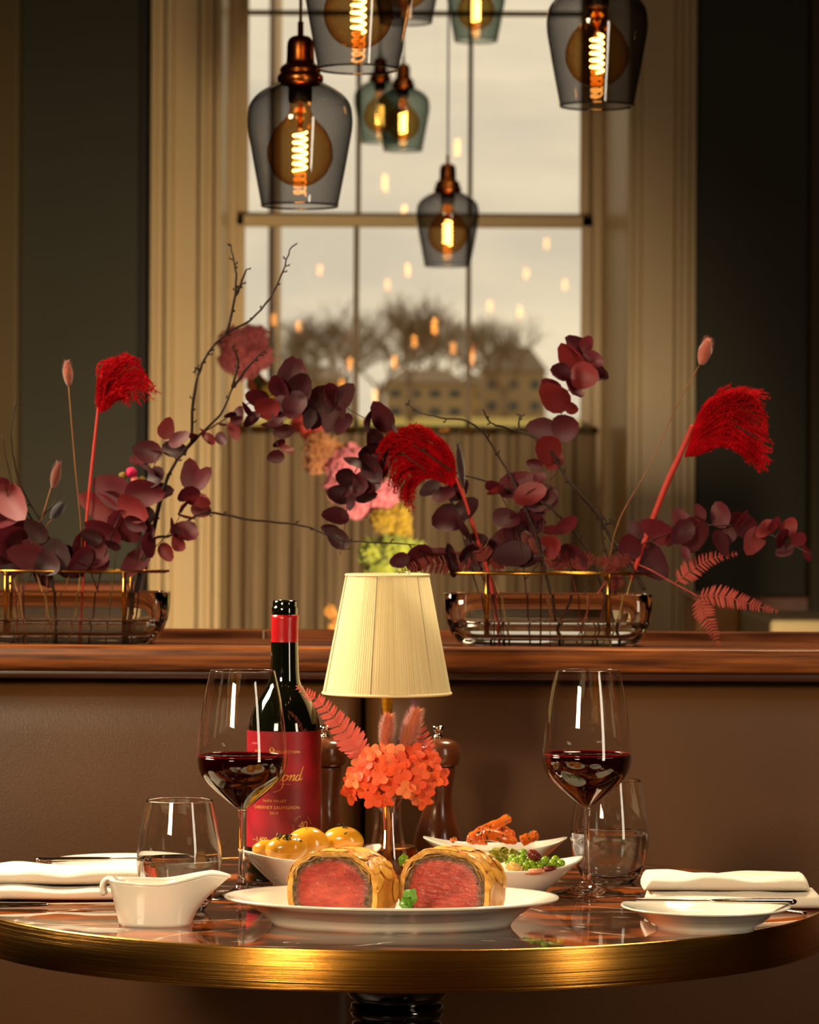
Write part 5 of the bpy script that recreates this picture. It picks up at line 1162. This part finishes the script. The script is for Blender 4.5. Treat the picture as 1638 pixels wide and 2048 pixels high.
# ================================================================= DISTANT FLOWER COLUMN
GD = 7.2
ga = thing('flower_column', 'tall leaning column of fluffy pink, orange and green dried flowers near the window', 'flowers', P(790, 1262, GD))
g0 = P(790, 1262, GD)
link('stem', tube(spline([P(x, y, GD)-g0 for x, y in ((790, 1420), (785, 1262), (782, 1100), (780, 1030), (725, 970), (642, 890), (620, 840), (560, 800), (520, 770), (492, 700))], 5), .008, 8), mat('green_stem', (80, 84, 34), .7), ga)
def bloom(name, lumps, c, c2, nz=.3):
    m_ = mat(name+'_petals', c, .9, c2=c2, scale=60, lo=.4, hi=.6, sheen=.3); vs, fs = [], []; rd = random.Random(len(name)+lumps[0][0])
    for x, y, r_ in lumps:
        c0 = P(x, y, GD+rd.uniform(-.03, .03))-g0; R0 = r_*GD/FPX
        for _ in range(int(60+r_*9)):
            z_ = rd.uniform(-1, 1); a = rd.uniform(0, 2*PI); s_ = math.sqrt(1-z_*z_); n_ = Vector((s_*math.cos(a), s_*math.sin(a), z_))
            p = c0+n_*R0*rd.uniform(.55, .98); u = n_.orthogonal().normalized(); w = n_.cross(u); q = R0*rd.uniform(.12, .2)*(30/max(r_, 20))
            b_ = len(vs); vs += [tuple(p+n_*q*.9), tuple(p+u*q), tuple(p+w*q), tuple(p-u*q), tuple(p-w*q), tuple(p-n_*q*.6)]
            fs += [(b_, b_+1, b_+2), (b_, b_+2, b_+3), (b_, b_+3, b_+4), (b_, b_+4, b_+1), (b_+5, b_+2, b_+1), (b_+5, b_+3, b_+2), (b_+5, b_+4, b_+3), (b_+5, b_+1, b_+4)]
        m1 = ball(1, 3, nz=.12, nf=3, seed=x); b_ = len(vs); vs += [tuple(c0+v.co*R0*.82) for v in m1.vertices]; fs += [tuple(b_+i for i in p.vertices) for p in m1.polygons]
    link(name, mesh(vs, fs), m_, ga, smooth=False)
bloom('pink_bloom', [(470, 685, 36), (505, 680, 36), (490, 725, 38), (520, 712, 28), (462, 720, 26)], (232, 122, 122), (200, 92, 96))
bloom('orange_bloom', [(513, 768, 20)], (232, 120, 62), (210, 96, 50))
bloom('yellow_bloom', [(545, 785, 28), (560, 820, 24)], (176, 146, 24), (140, 112, 16))
bloom('coral_bloom', [(618, 835, 30), (625, 858, 26), (602, 845, 20)], (232, 80, 56), (206, 58, 44))
bloom('peach_bloom', [(640, 895, 34), (655, 905, 34), (632, 925, 26)], (206, 140, 88), (176, 108, 62))
bloom('rose_bloom', [(690, 935, 40), (680, 975, 34), (730, 985, 42), (765, 990, 34), (715, 1010, 30), (700, 910, 26)], (236, 140, 152), (214, 112, 128))
bloom('mustard_bloom', [(765, 1040, 26), (795, 1035, 30), (800, 1060, 26)], (186, 150, 24), (150, 116, 16))
bloom('green_foliage', [(750, 1110, 38), (790, 1100, 42), (810, 1130, 40), (765, 1150, 40), (830, 1105, 26), (800, 1170, 40)], (160, 164, 58), (122, 132, 42))
gl_ = thing('flower_stand', 'dark stand under the flower column, hidden by the rail', 'stand', (g0.x, GD, 0))
link('top', lathe([(0, .80), (.16, .80), (.16, .83), (0, .83)], 40), M['panel'], gl_); link('pole', lathe([(0, 0), (.14, 0), (.14, .02), (.02, .03), (.02, .80), (0, .80)], 32), M['panel'], gl_)
bloom('yellow_bloom', [(660, 1222, 13), (672, 1238, 11), (664, 1255, 11)], (206, 150, 62), (186, 120, 50))
link('stem', tube([P(664, 1262, GD)-g0, P(700, 1330, GD)-g0, P(760, 1390, GD)-g0], .004, 6), M['cress'], ga)
# ================================================================= BUD VASE AND BOUQUET
VO = T(776, 1769); VD = VO.y; KV = VD/FPX
vt = thing('bud_vase', 'small waisted clear glass bud vase holding the coral flowers', 'vase', VO)
op = smoothprof([(34, 0), (38, 4), (40, 20), (39, 48), (34, 80), (28, 112), (25.5, 135), (25, 150), (27, 172), (30, 196)], 4)
ip = smoothprof([(28.2, 196), (25, 172), (22.6, 150), (22.8, 135), (25, 112), (30.5, 80), (35, 48), (35, 26), (25, 17), (0, 15)], 4)
link('glass_body', lathe([(0, .3*KV)]+[(r*KV, z*KV) for r, z in op]+[(29.6*KV, 197.4*KV), (28.6*KV, 197.4*KV)]+[(max(r, 0)*KV, z*KV) for r, z in ip], 56), M['bowlglass'], vt)
CORAL = [mat('coral_petal', (234, 92, 44), .6, c2=(222, 72, 34), scale=90, tl=.25), mat('bright_coral_petal', (242, 112, 56), .6, c2=(230, 86, 42), scale=90, tl=.25), mat('pale_coral_petal', (246, 152, 96), .6, c2=(236, 112, 66), scale=90, tl=.25)]
def petal():
    vs = []; nu, nv = 6, 5
    for j in range(nv):
        for i in range(nu):
            u = i/(nu-1); v = j/(nv-1)*2-1; w = .46*math.sin(PI*min(1, u*.82+.1))**.7 if u < 1 else .2
            if i == 0: w = .06
            vs.append((u, v*w, .16*u*u-.10*(v*v)*w))
    return mesh(vs, [(j*nu+i, j*nu+i+1, (j+1)*nu+i+1, (j+1)*nu+i) for j in range(nv-1) for i in range(nu-1)])
PM = []
for m_ in CORAL:
    me = petal(); me.materials.append(m_); PM.append(me)
hy = thing('hydrangea', 'coral orange hydrangea bunch in the glass bud vase', 'flower', P(776, 1640, VD))
h0 = P(776, 1640, VD); rf = random.Random(21)
fl_ = [(668+640-640, 1518), (722, 1526), (745, 1505), (762, 1518), (790, 1508), (805, 1530), (830, 1505), (845, 1525), (862, 1510), (785, 1535), (750, 1540), (728, 1548), (706, 1560), (720, 1575), (712, 1548), (745, 1565), (760, 1555), (770, 1600), (745, 1598), (790, 1560), (800, 1545), (822, 1548), (840, 1545), (812, 1578), (835, 1570), (850, 1560), (800, 1522), (852, 1588), (866, 1562), (880, 1552), (772, 1498), (815, 1515), (700, 1572), (783, 1575), (832, 1592), (735, 1520), (868, 1525), (848, 1605), (700, 1590), (825, 1530), (775, 1525)][1:]
vs_, fs_ = [], []
hub = P(776, 1600, VD)-h0
for i, (x, y) in enumerate(fl_):
    ux, uy = (x-786)/100, (y-1548)/66; dz = math.sqrt(max(0, 1-min(1, ux*ux+uy*uy))); d_ = VD-.034*dz+rf.uniform(-.006, .006)+(.012 if i % 6 == 0 else 0)
    c = P(x, y, d_)-h0; n_ = Vector((ux*.8+rf.uniform(-.35, .35), -dz-.55, -uy*.8+.15+rf.uniform(-.35, .35))).normalized()
    u_ = n_.orthogonal().normalized(); w_ = n_.cross(u_); a0 = rf.uniform(0, PI/2); s_ = rf.uniform(19, 24)*KV
    tone = 2 if (y < 1512 and x < 800) or i % 11 == 0 else (1 if i % 3 == 0 else 0)
    for q in range(4):
        a = a0+q*PI/2+rf.uniform(-.12, .12); ax = u_*math.cos(a)+w_*math.sin(a); by = n_.cross(ax); o = link('petal', PM[tone], None, hy); o.location = c+n_*.0006*(q % 2); o.rotation_euler = Matrix((ax, by, n_)).transposed().to_euler(); o.scale = (s_*rf.uniform(.9, 1.05),)*3
    tube_data([hub, (hub+c)/2+Vector((0, 0, .004)), c-n_*.0006], [.0008, .0006, .0005], 5, vs_, fs_)
    tube_data([c-n_*.0004, c+n_*.0010, c+n_*.0016], [.0012, .0011, .0005], 5, vs_, fs_)
for dx in (-7, -2, 4, 9): tube_data([P(776-dx*1.2, 1738, VD)-h0, P(776+dx*.5, 1650, VD)-h0, hub], [.0012, .0011, .0009], 6, vs_, fs_)
link('stems', mesh(vs_, fs_), mat('golden_stem', (186, 118, 46), .6), hy)
fern([[(735, 1535), (715, 1498), (680, 1452), (640, 1405), (592, 1372)]], 'coral fern frond leaning left from the bud vase in front of the bottle', d=VD-.004, m='ferncoral', step=7.4, ll=34, wst=1.9, stem=[(770, 1700), (765, 1600), (735, 1535)], slim=1.0)
fern([[(855, 1530), (850, 1495), (838, 1450), (822, 1414)]], 'pink fern frond behind the large bunny tail in the bud vase', d=VD+.012, m='ferncoral', step=6.4, ll=24, wst=1.4, stem=[(778, 1700), (790, 1620), (855, 1530)], slim=.8)
bunny(773, 1466, .12, 66, 28, [(774, 1715), (776, 1600), (771, 1498)], 'small coral bunny tail in the bud vase, in front of the lamp pole', (226, 122, 78), d=VD-.012, fuzz=2)
bunny(820, 1464, .30, 86, 34, [(780, 1715), (790, 1600), (806, 1504)], 'large coral bunny tail at the right of the bud vase bouquet', (224, 124, 80), d=VD-.010, fuzz=2)
# purple awned grass
pg = thing('purple_grass', 'purple bristly grass head between the two bunny tails', 'grass', P(786, 1700, VD+.004)); p0 = P(786, 1700, VD+.004)
vs, fs = [], []; ax = [P(x, y, VD+.004)-p0 for x, y in ((786, 1700), (790, 1600), (795, 1500), (812, 1445), (832, 1415))]
tube_data(spline(ax, 6), [.001]*25, 6, vs, fs); rd = random.Random(4); s_ = spline(ax[2:], 20)
for i in range(150):
    p = s_[rd.randint(0, len(s_)-1)]; q = p+Vector((rd.uniform(-.35, .75), rd.uniform(-.5, .5), rd.uniform(.4, 1))).normalized()*rd.uniform(10, 42)*KV
    w = Vector((.25*KV, 0, .1*KV)); b_ = len(vs); vs += [tuple(p-w), tuple(p+w), tuple(q)]; fs.append((b_, b_+1, b_+2))
for i in range(60):
    p = s_[rd.randint(0, len(s_)-12)]; tube_data([p, p+Vector((rd.uniform(-.6, .6), rd.uniform(-.6, .6), 1)).normalized()*9*KV], [1.8*KV, .4*KV], 4, vs, fs)
link('bristly_head', mesh(vs, fs), mat('purple_bristle', (104, 56, 96), .8), pg, kind='stuff')
